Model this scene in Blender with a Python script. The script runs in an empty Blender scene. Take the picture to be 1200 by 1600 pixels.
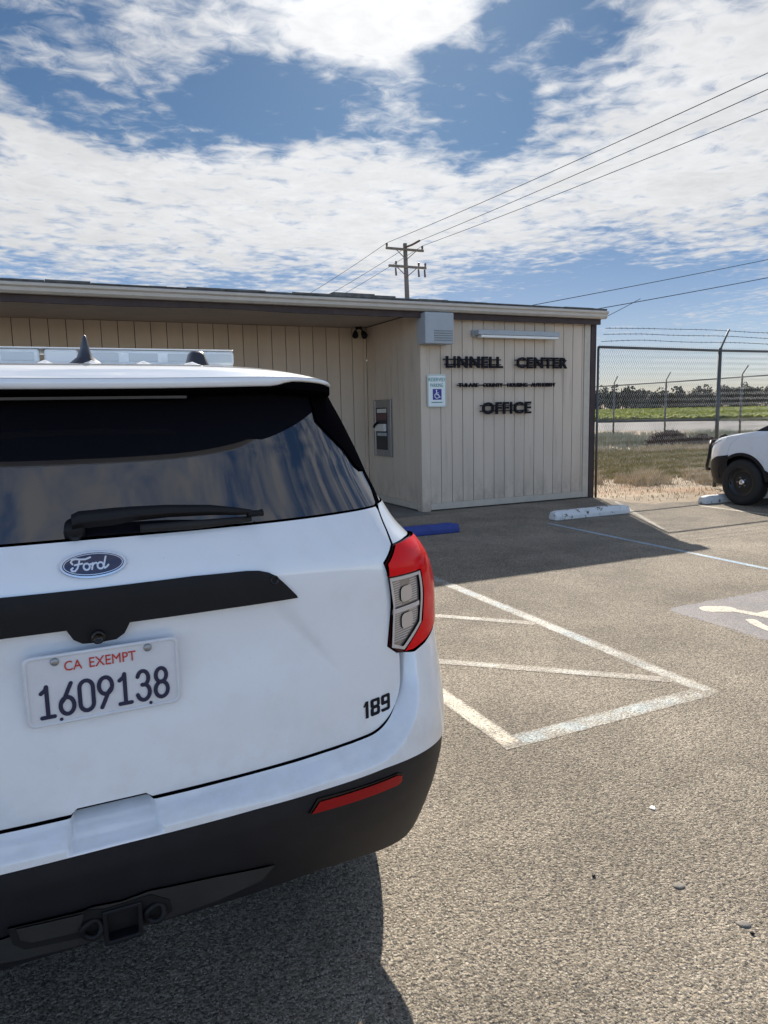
import bpy, math, random
import numpy as np
from mathutils import Vector, Matrix
from mathutils.geometry import delaunay_2d_cdt

random.seed(7); rng = np.random.default_rng(7)
scene = bpy.context.scene
col = scene.collection
rad = math.radians

# ------------------------------------------------------------------ camera
YAW, PITCH, ROLL, FPX, CAMH = rad(24.67), rad(7.9), rad(-1.25), 1120.0, 1.62
fw = Vector((math.sin(YAW)*math.cos(PITCH), math.cos(YAW)*math.cos(PITCH), -math.sin(PITCH)))
r0 = Vector((math.cos(YAW), -math.sin(YAW), 0)); u0 = r0.cross(fw)
rt = math.cos(ROLL)*r0 + math.sin(ROLL)*u0
up = -math.sin(ROLL)*r0 + math.cos(ROLL)*u0
cam_d = bpy.data.cameras.new('camera'); cam = bpy.data.objects.new('camera', cam_d); col.objects.link(cam)
m = Matrix.Identity(4)
for i in range(3):
    m[i][0], m[i][1], m[i][2] = rt[i], up[i], -fw[i]
m[2][3] = CAMH
cam.matrix_world = m
cam_d.sensor_fit = 'VERTICAL'; cam_d.sensor_height = 36.0; cam_d.lens = FPX/1600*36.0
cam_d.clip_start = 0.05; cam_d.clip_end = 5000
scene.camera = cam

# ------------------------------------------------------------------ light
SUN_AZ, SUN_EL = rad(27.8), rad(34.6)
sun_dir = Vector((math.sin(SUN_AZ)*math.cos(SUN_EL), math.cos(SUN_AZ)*math.cos(SUN_EL), math.sin(SUN_EL)))
sd = bpy.data.lights.new('sun', 'SUN'); sd.energy = 4.6; sd.angle = rad(0.55); sd.color = (1.0, 0.93, 0.83)
sun = bpy.data.objects.new('sun', sd); col.objects.link(sun)
sun.rotation_euler = sun_dir.to_track_quat('Z', 'Y').to_euler()
scene.view_settings.view_transform = 'Standard'; scene.view_settings.look = 'None'
scene.view_settings.gamma = 1.0; scene.view_settings.use_curve_mapping = False
scene.view_settings.exposure = 0.85
cy_ = scene.cycles
cy_.max_bounces = 6; cy_.diffuse_bounces = 3; cy_.glossy_bounces = 4; cy_.transmission_bounces = 3
cy_.use_adaptive_sampling = True; cy_.adaptive_threshold = .015; cy_.use_light_tree = False

class NT:
    def __init__(s, tree): s.t = tree; s.n = tree.nodes; s.l = tree.links
    def new(s, typ, **kw):
        n = s.n.new(typ)
        for k, v in kw.items():
            setattr(n, k, v)
        return n
    def put(s, sock, v):
        if v is None: return
        if isinstance(v, bpy.types.NodeSocket): s.l.new(v, sock)
        else:
            if isinstance(v, (tuple, list)) and len(v) == 3 and sock.type == 'RGBA': v = (*v, 1)
            sock.default_value = v
    def math(s, op, a, b=None, c=None, clamp=False):
        n = s.new('ShaderNodeMath', operation=op); n.use_clamp = clamp
        for i, v in enumerate((a, b, c)):
            if v is not None: s.put(n.inputs[i], v)
        return n.outputs[0]
    def vmath(s, op, a, b=None, out=0):
        n = s.new('ShaderNodeVectorMath', operation=op)
        s.put(n.inputs[0], a)
        if b is not None:
            if op == 'SCALE': s.put(n.inputs['Scale'], b)
            else: s.put(n.inputs[1], b)
        return n.outputs[out]
    def mix(s, f, a, b, blend='MIX'):
        n = s.new('ShaderNodeMix', data_type='RGBA', blend_type=blend)
        s.put(n.inputs[0], f); s.put(n.inputs[6], a); s.put(n.inputs[7], b)
        return n.outputs[2]
    def noise(s, vec, scale, detail=4, rough=.55, dist=0, out=0):
        n = s.new('ShaderNodeTexNoise'); s.put(n.inputs['Vector'], vec)
        n.inputs['Scale'].default_value = scale; n.inputs['Detail'].default_value = detail
        n.inputs['Roughness'].default_value = rough; n.inputs['Distortion'].default_value = dist
        return n.outputs[out]
    def voronoi(s, vec, scale, feature='F1', out='Distance', rnd=1.0):
        n = s.new('ShaderNodeTexVoronoi', feature=feature); s.put(n.inputs['Vector'], vec)
        n.inputs['Scale'].default_value = scale; n.inputs['Randomness'].default_value = rnd
        return n.outputs[out]
    def ramp(s, v, a, b, lo=0.0, hi=1.0, smooth=True):
        n = s.new('ShaderNodeMapRange'); n.interpolation_type = 'SMOOTHSTEP' if smooth else 'LINEAR'
        s.put(n.inputs[0], v); n.inputs[1].default_value = a; n.inputs[2].default_value = b
        n.inputs[3].default_value = lo; n.inputs[4].default_value = hi
        return n.outputs[0]
    def sep(s, v): return s.new('ShaderNodeSeparateXYZ').outputs if False else s._sep(v)
    def _sep(s, v):
        n = s.new('ShaderNodeSeparateXYZ'); s.put(n.inputs[0], v); return n.outputs
    def comb(s, x, y, z):
        n = s.new('ShaderNodeCombineXYZ'); s.put(n.inputs[0], x); s.put(n.inputs[1], y); s.put(n.inputs[2], z); return n.outputs[0]

# ------------------------------------------------------------------ world: sky and a sheet of altocumulus
world = bpy.data.worlds.new('World'); scene.world = world; world.use_nodes = True
nt = NT(world.node_tree)
world.cycles.sampling_method = 'MANUAL'; world.cycles.sample_map_resolution = 512
for n in list(nt.n): nt.n.remove(n)
out = nt.new('ShaderNodeOutputWorld'); bg = nt.new('ShaderNodeBackground')
nt.l.new(bg.outputs[0], out.inputs[0]); bg.inputs[1].default_value = 0.1
sky = nt.new('ShaderNodeTexSky', sky_type='NISHITA'); sky.sun_disc = False
sky.sun_elevation = SUN_EL; sky.sun_rotation = SUN_AZ; sky.air_density = 1.0; sky.dust_density = 0.25; sky.ozone_density = 2.0
tc = nt.new('ShaderNodeTexCoord').outputs['Generated']
d = nt.vmath('NORMALIZE', tc)
dx, dy, dz = nt._sep(d)[:3]
zc = nt.math('MAXIMUM', dz, 0.03)
p = nt.comb(nt.math('DIVIDE', dx, zc), nt.math('DIVIDE', dy, zc), 0.0)
el = nt.math('MULTIPLY', nt.math('ARCSINE', dz), 180/math.pi)
az = nt.math('MULTIPLY', nt.math('ARCTAN2', dx, dy), 180/math.pi)
warp = nt.noise(nt.vmath('SCALE', p, 1.0), 1.6, 4, .6, out=1)
wv = nt._sep(warp)
azw = nt.math('ADD', az, nt.math('MULTIPLY', nt.math('SUBTRACT', wv[0], .5), 11.0))
elw = nt.math('ADD', el, nt.math('MULTIPLY', nt.math('SUBTRACT', wv[1], .5), 5.0))
big = nt.noise(p, 0.55, 3, .5)
mid = nt.noise(p, 2.6, 5, .62, .4)
cell = nt.noise(p, 11.0, 4, .62, .6)
cell2 = nt.voronoi(nt.vmath('ADD', p, nt.vmath('SCALE', nt.noise(p, 7.0, 2, .5, out=1), .16)), 8.5, 'SMOOTH_F1')
cov = nt.math('MULTIPLY_ADD', nt.math('SUBTRACT', big, .5), 0.9, 0.02)
BLOBS = [(18.0, 22.2, 8.5, 2.5, -.46), (31.8, 21.8, 3.6, 3.8, -.44), (37.5, 26.2, 5.2, 3.0, -.46), (5.0, 20.3, 8, 1.6, -.30),
         (3.0, 23.0, 10, 3.2, -.10), (10, 26.8, 12, 2.0, .12), (25.5, 27.6, 8.5, 2.9, .50), (18, 15.2, 34, 4.2, .46), (49.5, 19, 9.5, 6.5, .40), (46, 12.2, 9, 2.4, -.10),
         (42, 8.6, 12, 2.4, -.42), (9, 7.2, 24, 1.7, -.40), (30, 5.5, 60, 2.6, -.30), (48.5, 10.6, 5, .9, .30), (25, 8.7, 6, .7, .25), (50, 7.0, 6, 1.0, .2)]
for (ba, be, ra, re, w) in BLOBS:
    ex = nt.math('DIVIDE', nt.math('SUBTRACT', azw, ba), ra); ey = nt.math('DIVIDE', nt.math('SUBTRACT', elw, be), re)
    rr = nt.math('SQRT', nt.math('ADD', nt.math('MULTIPLY', ex, ex), nt.math('MULTIPLY', ey, ey)))
    cov = nt.math('ADD', cov, nt.ramp(rr, 0.45, 1.35, w, 0.0))
tex = nt.math('ADD', nt.math('MULTIPLY', nt.math('SUBTRACT', mid, .5), 1.1),
              nt.math('ADD', nt.math('MULTIPLY', nt.math('SUBTRACT', cell, .5), 1.15), nt.math('MULTIPLY', nt.math('SUBTRACT', .45, cell2), .62)))
dens = nt.ramp(nt.math('ADD', cov, tex), -0.30, 0.50)
dens = nt.math('MULTIPLY', dens, nt.ramp(el, 1.0, 5.0))
sdot = nt.vmath('DOT_PRODUCT', d, tuple(sun_dir), out=1)
near = nt.math('POWER', nt.math('MAXIMUM', nt.math('MULTIPLY_ADD', sdot, .5, .5), 0.0), 5.0)
glow = nt.math('POWER', nt.math('MAXIMUM', sdot, 0.0), 40.0)
lum = nt.math('ADD', nt.math('MULTIPLY_ADD', near, 2.0, 3.3), nt.math('MULTIPLY', glow, 1.5))
shade = nt.ramp(nt.math('ADD', nt.math('MULTIPLY', mid, .6), nt.math('MULTIPLY', cell, .4)), .30, .70, 1.06, .84)
lum = nt.math('MULTIPLY', lum, shade)
cloud = nt.vmath('SCALE', (0.985, 0.99, 1.0), lum)
skyc = nt.vmath('SCALE', nt.mix(1.0, sky.outputs[0], nt.mix(nt.ramp(el, 3.0, 20.0), (.80, .83, 1.02), (0.62, 0.83, 1.0)), 'MULTIPLY'), nt.math('MULTIPLY', nt.ramp(sdot, .10, .92, 1.40, 0.31), nt.ramp(el, 4.0, 18.0, 1.12, 1.0)))
nt.l.new(nt.mix(nt.math('MULTIPLY', dens, .97), skyc, cloud), bg.inputs[0])

# ------------------------------------------------------------------ materials
MATS = {}
def newmat(name):
    mt = bpy.data.materials.new(name); mt.use_nodes = True; MATS[name] = mt
    t = NT(mt.node_tree); b = t.n['Principled BSDF']
    return mt, t, b
def wpos(t): return t.new('ShaderNodeNewGeometry').outputs['Position']
def simple(name, c, rough=.5, metal=0.0, var=0.0, vscale=8.0, coat=0.0, coatr=.03, bump=0.0, bscale=60.0, spec=.5, ior=1.5, trans=0.0, c2=None, stretch=None, rvar=0.0):
    mt, t, b = newmat(name)
    b.inputs['Base Color'].default_value = (*c, 1); b.inputs['Roughness'].default_value = rough
    b.inputs['Metallic'].default_value = metal; b.inputs['IOR'].default_value = ior
    b.inputs['Specular IOR Level'].default_value = spec
    b.inputs['Coat Weight'].default_value = coat; b.inputs['Coat Roughness'].default_value = coatr
    b.inputs['Transmission Weight'].default_value = trans
    pos = wpos(t)
    if stretch: pos = t.vmath('MULTIPLY', pos, stretch)
    if var or c2:
        f = t.ramp(t.noise(pos, vscale, 6, .65), .3, .7)
        a = tuple(x*(1-var) for x in c); bb = c2 if c2 else tuple(min(1, x*(1+var)) for x in c)
        t.l.new(t.mix(f, a, bb), b.inputs['Base Color'])
    if rvar:
        t.l.new(t.ramp(t.noise(pos, vscale*1.7, 5, .6), .3, .7, max(0, rough-rvar), rough+rvar), b.inputs['Roughness'])
    if bump:
        bn = t.new('ShaderNodeBump'); bn.inputs['Strength'].default_value = 1.0; bn.inputs['Distance'].default_value = bump
        t.l.new(t.noise(pos, bscale, 4, .6), bn.inputs['Height']); t.l.new(bn.outputs[0], b.inputs['Normal'])
    return mt

def asphalt_color(t, pos):
    xyz = t._sep(pos); q = t.comb(xyz[0], xyz[1], 0.0)
    wob = t.vmath('ADD', q, t.vmath('SCALE', t.noise(q, 45, 2, .5, out=1), .012))
    c1 = t._sep(t.voronoi(wob, 100, 'F1', 'Color'))[0]
    d1 = t.voronoi(wob, 100, 'F1')
    c2 = t._sep(t.voronoi(wob, 210, 'F1', 'Color'))[1]
    n_f = t.noise(q, 320, 3, .6); n_m = t.noise(q, 72, 4, .65); n_l = t.noise(q, 1.3, 5, .6); n_xl = t.noise(q, .28, 4, .55)
    base = t.mix(t.ramp(c1, .05, .95, smooth=False), (.178, .148, .109), (.372, .315, .238))
    base = t.mix(t.math('MULTIPLY', t.ramp(c2, .80, .93), .8), base, (.52, .46, .37))
    base = t.mix(t.math('MULTIPLY', t.ramp(c2, .22, .08), .75), base, (.075, .072, .068))
    n_b = t.noise(q, 26, 5, .7)
    pit_shade = t.math('MULTIPLY', t.math('MAXIMUM', t.ramp(n_m, .465, .38), t.ramp(n_b, .38, .31)), .88)  # small shadows in the cavities between stones, put into the colour
    base = t.mix(pit_shade, base, (.060, .055, .050))
    big = t.math('MULTIPLY', t.ramp(n_l, .33, .68, .80, 1.12), t.ramp(n_xl, .35, .65, .88, 1.08))
    stain = t.math('MULTIPLY', t.ramp(t.noise(q, .75, 6, .68), .60, .72), .30)
    base = t.mix(stain, base, (.10, .09, .078))
    base = t.vmath('SCALE', base, big)
    h = t.math('ADD', t.math('MULTIPLY', n_m, 1.0), t.math('ADD', t.math('MULTIPLY', t.math('SUBTRACT', .5, d1), .55), t.math('MULTIPLY', n_f, .25)))
    return base, h
def asphalt_bump(t, h, b, dist=.012):
    bn = t.new('ShaderNodeBump'); bn.inputs['Strength'].default_value = .8; bn.inputs['Distance'].default_value = dist
    t.l.new(h, bn.inputs['Height']); t.l.new(bn.outputs[0], b.inputs['Normal'])
mt, t, b = newmat('asphalt'); bc, hh = asphalt_color(t, wpos(t)); t.l.new(bc, b.inputs['Base Color']); b.inputs['Roughness'].default_value = .88
b.inputs['Specular IOR Level'].default_value = .3
asphalt_bump(t, hh, b)
def paint_on_asphalt(name, c, wear, c2=None):
    mt, t, b = newmat(name); pos = wpos(t); bc, hh = asphalt_color(t, pos)
    cc = c
    if c2: cc = t.mix(t.ramp(t.noise(pos, 2.2, 4, .6), .42, .58), c, c2)
    f1 = t.noise(pos, 55, 5, .7); f2 = t.noise(pos, 4.0, 5, .65)
    crack = t.ramp(t.voronoi(t.vmath('ADD', pos, t.vmath('SCALE', t.noise(pos, 12, 3, .6, out=1), .09)), 14, 'DISTANCE_TO_EDGE'), .004, .014)
    ew = t.new('ShaderNodeAttribute'); ew.attribute_name = 'edge_wear'
    amt = t.math('SUBTRACT', t.math('ADD', t.math('MULTIPLY', f1, .75), t.math('MULTIPLY', f2, .6)), t.math('MULTIPLY', ew.outputs['Fac'], .42))
    pits = t.ramp(t.noise(pos, 72, 4, .65), .36, .47)
    keep = t.math('MULTIPLY', t.math('MULTIPLY', t.ramp(amt, wear, wear+.22), crack), t.math('MULTIPLY_ADD', pits, .6, .4))
    cc = t.mix(.5, cc, t.mix(1.0, cc, t.vmath('SCALE', bc, 4.2), 'MULTIPLY'))
    t.l.new(t.mix(t.math('MULTIPLY', keep, .95), bc, cc), b.inputs['Base Color']); b.inputs['Roughness'].default_value = .7
    asphalt_bump(t, hh, b, .008); return mt
paint_on_asphalt('line_white', (.66, .62, .53), .50)
paint_on_asphalt('line_hatch', (.50, .52, .51), .60)
paint_on_asphalt('line_blue', (.36, .46, .52), .54, (.50, .53, .52))
paint_on_asphalt('line_blue_strong', (.26, .42, .62), .46, (.36, .52, .68))
paint_on_asphalt('stall_blue', (.150, .153, .185), .44, (.175, .172, .198))
paint_on_asphalt('stall_white', (.66, .64, .57), .40)
paint_on_asphalt('line_faded', (.33, .30, .25), .66)

# dry ground
mt, t, b = newmat('dirt'); pos = wpos(t); n1 = t.noise(pos, .5, 6, .65); n2 = t.noise(pos, 7, 6, .7); n3 = t.noise(pos, 40, 4, .7)
c = t.mix(t.ramp(n2, .3, .7), (.27, .205, .140), (.40, .325, .235)); c = t.mix(t.ramp(n1, .52, .64), c, (.30, .19, .115))
c = t.mix(t.math('MULTIPLY', t.ramp(n3, .55, .75), .5), c, (.50, .43, .33)); t.l.new(c, b.inputs['Base Color']); b.inputs['Roughness'].default_value = .95
bn = t.new('ShaderNodeBump'); bn.inputs['Distance'].default_value = .03; t.l.new(t.math('ADD', n2, t.math('MULTIPLY', n3, .3)), bn.inputs['Height']); t.l.new(bn.outputs[0], b.inputs['Normal'])
simple('field_soil', (.10, .115, .025), .95, spec=.1, var=.25, vscale=1.5, c2=(.14, .15, .04))
simple('road_asphalt', (.155, .148, .142), .9, var=.1, vscale=.4)
simple('wall_beige', (.60, .50, .395), .75, var=.05, vscale=3.0, bump=.0015, bscale=160, stretch=(1, 1, .12))
def splash(name):   # rain splash and grime low on the boards, streaks down the grain
    t = NT(MATS[name].node_tree); b = t.n['Principled BSDF']; src = b.inputs['Base Color'].links[0].from_socket
    pos = wpos(t); z_ = t._sep(pos)[2]
    low = t.math('MULTIPLY', t.ramp(z_, .75, .05), t.ramp(t.noise(t.vmath('MULTIPLY', pos, (1, 1, .5)), 5, 6, .7), .40, .62))
    run = t.math('MULTIPLY', t.ramp(t.noise(t.vmath('MULTIPLY', pos, (1, 1, .06)), 11, 5, .65), .56, .70), .35)
    t.l.new(t.mix(t.math('MAXIMUM', t.math('MULTIPLY', low, .5), run), src, (.30, .245, .185)), b.inputs['Base Color'])
splash('wall_beige')
simple('wall_tan', (.58, .47, .36), .75, var=.05, vscale=3.0, bump=.0015, bscale=160, stretch=(1, 1, .12))
simple('groove_dark', (.10, .085, .07), .9)
simple('trim_beige', (.52, .46, .375), .7, var=.07, vscale=6)
simple('gutter_beige', (.52, .475, .41), .6, var=.06, vscale=5)
simple('fascia_brown', (.055, .038, .036), .75, var=.15, vscale=7)
simple('soffit', (.44, .36, .30), .85, var=.05, vscale=2.5)
simple('roofing', (.12, .12, .118), .95, var=.3, vscale=9, bump=.004, bscale=220)
simple('concrete_dark', (.15, .14, .125), .9, var=.12, vscale=3, bump=.003, bscale=120)
simple('metal_box_grey', (.36, .39, .41), .5, metal=.0, var=.05, vscale=5)
simple('metal_box_dark', (.20, .215, .225), .5); simple('lamp_diffuser', (.80, .80, .76), .4)
simple('letter_black', (.010, .009, .014), .55, spec=.15)
simple('sign_white', (.76, .80, .78), .45)
simple('sign_blue', (.030, .028, .25), .45)
simple('sign_green', (.02, .23, .19), .5)
simple('steel_panel', (.30, .29, .285), .38, metal=.55, var=.08, vscale=9)
simple('panel_dark', (.03, .028, .032), .6); simple('panel_white', (.62, .60, .55), .55); simple('panel_maroon', (.12, .055, .055), .6)
simple('curb_blue', (.022, .045, .23), .6, var=.15, vscale=14, bump=.002, bscale=90)
mt, t, b = newmat('curb_white'); pos = wpos(t); f = t.ramp(t.noise(pos, 9, 6, .7), .57, .62)
t.l.new(t.mix(f, t.mix(t.noise(pos, 30, 3), (.60, .62, .63), (.74, .74, .72)), (.12, .10, .085)), b.inputs['Base Color']); b.inputs['Roughness'].default_value = .75
bn = t.new('ShaderNodeBump'); bn.inputs['Distance'].default_value = .004; t.l.new(t.noise(pos, 60, 4, .6), bn.inputs['Height']); t.l.new(bn.outputs[0], b.inputs['Normal'])
simple('galvanised', (.30, .31, .31), .45, metal=.7, var=.1, vscale=12)
simple('galvanised_dark', (.10, .105, .105), .5, metal=.5, var=.1, vscale=12)
simple('wire', (.05, .055, .06), .95, spec=0.0)
simple('pole_wood', (.17, .15, .13), .85, var=.2, vscale=6, stretch=(1, 1, .1))
simple('insulator', (.10, .07, .06), .3)
simple('grass_dry', (.50, .42, .29), .85, var=.2, vscale=3); simple('grass_green', (.22, .215, .07), .85, var=.25, vscale=2, c2=(.36, .31, .13))
simple('grass_grey', (.33, .33, .24), .85, var=.2, vscale=3)
simple('tumbleweed', (.060, .030, .026), .9, var=.3, vscale=5)
simple('crop_leaf', (.24, .28, .012), .8, spec=.1, var=.25, vscale=.9, c2=(.40, .42, .03))
simple('tree_leaf', (.014, .022, .009), .9, spec=.1, var=.3, vscale=.25, c2=(.026, .034, .014)); simple('bark', (.05, .04, .03), .9)
# vehicle
mt, t, b = newmat('car_white'); pos = wpos(t)
dust = t.ramp(t.noise(pos, 5, 6, .7), .45, .75)
film = t.math('MULTIPLY', t.ramp(t._sep(pos)[2], 1.02, .72), t.ramp(t.noise(pos, 14, 6, .7), .35, .70, .15, 1.0))
speck = t.ramp(t.noise(pos, 150, 2, .5), .74, .80)
grime = t.math('MAXIMUM', t.math('MULTIPLY', dust, .16), t.math('MAXIMUM', t.math('MULTIPLY', film, .30), t.math('MULTIPLY', speck, .5)))
t.l.new(t.mix(grime, (.775, .81, .855), (.52, .49, .44)), b.inputs['Base Color']); b.inputs['Roughness'].default_value = .28
b.inputs['Coat Weight'].default_value = 1.0; t.l.new(t.ramp(t.noise(pos, 9, 4, .6), .4, .8, .03, .10), b.inputs['Coat Roughness']); b.inputs['Coat IOR'].default_value = 1.7
simple('car_glass', (.010, .010, .014), .0, ior=2.1, spec=.5)
simple('gloss_black', (.006, .006, .007), .12, spec=.4)
simple('satin_black', (.009, .009, .011), .5, spec=.22, var=.15, vscale=14, bump=.0004, bscale=900)
simple('bumper_black', (.009, .009, .012), .5, spec=.3, var=.18, vscale=8, bump=.0006, bscale=1300)
simple('valance_grey', (.022, .0215, .021), .7, var=.2, vscale=7, bump=.0006, bscale=900)
simple('inner_black', (.003, .003, .003), .9)
simple('rubber', (.012, .012, .012), .75, var=.2, vscale=20); simple('wheel_black', (.008, .008, .009), .4); simple('chrome', (.75, .75, .75), .12, metal=1.0)
simple('lens_red', (.74, .006, .010), .12, spec=.06)
simple('lens_red_dark', (.16, .003, .006), .10, spec=.6, coat=.6)
simple('lens_smoke', (.07, .010, .014), .12, spec=.3)
simple('reflector_red', (.30, .005, .007), .35, spec=.2)
simple('lamp_clear', (.55, .51, .49), .15, metal=.4, coat=1.0); simple('lamp_frame', (.56, .50, .46), .3)
simple('lamp_ribs', (.26, .235, .225), .2, metal=.4, coat=1.0)
simple('plate_white', (.66, .67, .70), .35, var=.03, vscale=20); simple('plate_navy', (.012, .016, .055), .4); simple('plate_red', (.52, .035, .022), .4)
simple('screw_grey', (.33, .34, .36), .35, metal=.7)
simple('badge_blue', (.008, .014, .06), .12, coat=1.0); simple('badge_chrome', (.78, .80, .83), .16, metal=.9)
simple('bar_lens', (.72, .75, .75), .12, coat=.6, var=.1, vscale=9); simple('bar_white', (.74, .75, .74), .35); simple('bar_inner', (.52, .55, .56), .3, metal=.2)
simple('antenna_dark', (.020, .022, .034), .35); simple('amber', (.35, .05, .02), .2); simple('headlamp', (.72, .74, .76), .08, metal=.3, coat=1.0)
simple('stone_grey', (.20, .180, .155), .85, var=.2, vscale=40); simple('wing_black', (.003, .003, .004), .6, spec=0.0); simple('brake_dark', (.03, .022, .022), .3); simple('galvanised_mesh', (.20, .21, .21), .5, metal=.5); simple('stone_dark', (.060, .060, .062), .8, var=.2, vscale=40); simple('chip_white', (.75, .72, .66), .7)

# ------------------------------------------------------------------ mesh helpers
def link(name, me, mat_, parent=None):
    o = bpy.data.objects.new(name, me); col.objects.link(o)
    if mat_ is not None and len(me.materials) == 0: me.materials.append(MATS[mat_])
    if parent is not None: o.parent = parent
    return o
def tag(o, label=None, cat=None, group=None, kind=None):
    if label: o['label'] = label
    if cat: o['category'] = cat
    if group: o['group'] = group
    if kind: o['kind'] = kind
    return o
def empty(name, loc=(0, 0, 0), rz=0.0):
    o = bpy.data.objects.new(name, None); col.objects.link(o); o.location = loc; o.rotation_euler = (0, 0, rz)
    o.empty_display_size = .1; return o
class MB:
    def __init__(s): s.v = []; s.f = []
    def add(s, vs, fs):
        k = len(s.v); s.v += [tuple(x) for x in vs]; s.f += [tuple(i+k for i in f) for f in fs]; return s
    def box(s, x0, x1, y0, y1, z0, z1):
        return s.add([(x0,y0,z0),(x1,y0,z0),(x1,y1,z0),(x0,y1,z0),(x0,y0,z1),(x1,y0,z1),(x1,y1,z1),(x0,y1,z1)],
                     [(0,3,2,1),(4,5,6,7),(0,1,5,4),(1,2,6,5),(2,3,7,6),(3,0,4,7)])
    def tube(s, pts, r, n=8, caps=True):
        pts = [Vector(q) for q in pts]; R = r if isinstance(r, (list, tuple)) else [r]*len(pts); rings = []
        prev = None
        for i, q in enumerate(pts):
            a = pts[max(0, i-1)]; c = pts[min(len(pts)-1, i+1)]; t_ = (c-a).normalized()
            ref = Vector((0,0,1)) if abs(t_.z) < .9 else Vector((1,0,0))
            if prev is None: e1 = t_.cross(ref).normalized()
            else:
                e1 = (prev - t_*prev.dot(t_)); e1 = e1.normalized() if e1.length > 1e-6 else t_.cross(ref).normalized()
            prev = e1; e2 = t_.cross(e1)
            rings.append([q + R[i]*(math.cos(2*math.pi*k/n)*e1 + math.sin(2*math.pi*k/n)*e2) for k in range(n)])
        k0 = len(s.v); s.v += [tuple(x) for rg in rings for x in rg]
        for i in range(len(pts)-1):
            for k in range(n):
                s.f.append((k0+i*n+k, k0+i*n+(k+1)%n, k0+(i+1)*n+(k+1)%n, k0+(i+1)*n+k))
        if caps:
            s.f.append(tuple(k0+k for k in reversed(range(n)))); s.f.append(tuple(k0+(len(pts)-1)*n+k for k in range(n)))
        return s
    def prism(s, poly, fn, d0, d1):
        """poly 2D, fn(a,b,d)->3D ; extrude between d0 and d1 (convex or not: ngon caps)"""
        n = len(poly); vs = [fn(a, b_, d0) for a, b_ in poly] + [fn(a, b_, d1) for a, b_ in poly]
        fs = [tuple(range(n)), tuple(reversed(range(n, 2*n)))] + [(i, (i+1) % n + 0, (i+1) % n + n, i+n) for i in range(n)]
        return s.add(vs, fs)
    def lathe(s, prof, c, axis='x', n=32):
        k0 = len(s.v); c = Vector(c)
        for (a, r) in prof:
            for k in range(n):
                th = 2*math.pi*k/n; p_ = (a, r*math.cos(th), r*math.sin(th)) if axis == 'x' else ((r*math.cos(th), a, r*math.sin(th)) if axis == 'y' else (r*math.cos(th), r*math.sin(th), a))
                s.v.append(tuple(c + Vector(p_)))
        for i in range(len(prof)-1):
            for k in range(n): s.f.append((k0+i*n+k, k0+i*n+(k+1)%n, k0+(i+1)*n+(k+1)%n, k0+(i+1)*n+k))
        return s
    def mesh(s, name, smooth=False, bevel=None):
        me = bpy.data.meshes.new(name); me.from_pydata(s.v, [], s.f); me.validate(); me.update()
        if smooth: me.shade_smooth()
        return me
    def build(s, name, mat_, parent=None, smooth=False, bevel=0.0, seg=2):
        me = s.mesh(name, smooth); o = link(name, me, mat_, parent)
        fixn(me)
        if bevel:
            md = o.modifiers.new('bevel', 'BEVEL'); md.width = bevel; md.segments = seg; md.limit_method = 'ANGLE'; md.angle_limit = rad(40)
        return o
import bmesh
def fixn(me):
    bm = bmesh.new(); bm.from_mesh(me); bmesh.ops.recalc_face_normals(bm, faces=bm.faces[:]); bm.to_mesh(me); bm.free()
def autosmooth(me, ang=35):
    me.shade_smooth()
    try: me.set_sharp_from_angle(angle=rad(ang))
    except Exception: pass
def copy_tree(o, parent=None, skip=()):
    c = o.copy(); col.objects.link(c); c.parent = parent
    for ch in list(o.children):
        if ch.name.split('.')[0] in skip: continue
        copy_tree(ch, c, skip)
    return c
_tc = {}
def text_mesh(s_, size=1.0, depth=.1, bold=0.0):
    key = (s_, size, depth, bold)
    if key in _tc: return _tc[key]
    cu = bpy.data.curves.new('txt', 'FONT'); cu.body = s_; cu.size = size; cu.extrude = depth/2; cu.offset = bold; cu.resolution_u = 3
    ob = bpy.data.objects.new('txt', cu); col.objects.link(ob)
    bpy.context.view_layer.update()
    dg = bpy.context.evaluated_depsgraph_get(); me = bpy.data.meshes.new_from_object(ob.evaluated_get(dg))
    bpy.data.objects.remove(ob); bpy.data.curves.remove(cu)
    me.materials.clear()
    _tc[key] = me; return me
def fit_text(s_, x0, x1, z0, z1, y, depth, bold=0.0):
    """returns verts mapped so that text fills box, standing in the XZ plane facing -Y"""
    me = text_mesh(s_, 1.0, .1, bold).copy()
    co = np.empty(len(me.vertices)*3); me.vertices.foreach_get('co', co); co = co.reshape(-1, 3)
    mn, mx = co.min(0), co.max(0); q = np.empty_like(co)
    q[:, 0] = x0 + (co[:, 0]-mn[0])/(mx[0]-mn[0])*(x1-x0); q[:, 2] = z0 + (co[:, 1]-mn[1])/(mx[1]-mn[1])*(z1-z0)
    q[:, 1] = y - (co[:, 2]-mn[2])/(mx[2]-mn[2])*depth
    me.vertices.foreach_set('co', q.ravel()); me.update(); return me
def text_width(s_):
    me = text_mesh(s_, 1.0, .1); co = np.empty(len(me.vertices)*3); me.vertices.foreach_get('co', co); co = co.reshape(-1, 3)
    return co[:, 0].min(), co[:, 0].max()

# ================================================================== SETTING
def sheet(name, poly, z, mat_, kind='structure', parent=None):
    me = bpy.data.meshes.new(name); me.from_pydata([(x, y, z) for x, y in poly], [], [tuple(range(len(poly)))]); me.update()
    o = link(name, me, mat_, parent); fixn(me)
    if me.polygons[0].normal.z < 0: me.flip_normals()
    if kind: o['kind'] = kind
    return o
sheet('ground', [(3000*math.cos(a), 3000*math.sin(a)) for a in np.linspace(0, 2*math.pi, 64, endpoint=False)], -.03, 'dirt')
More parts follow.
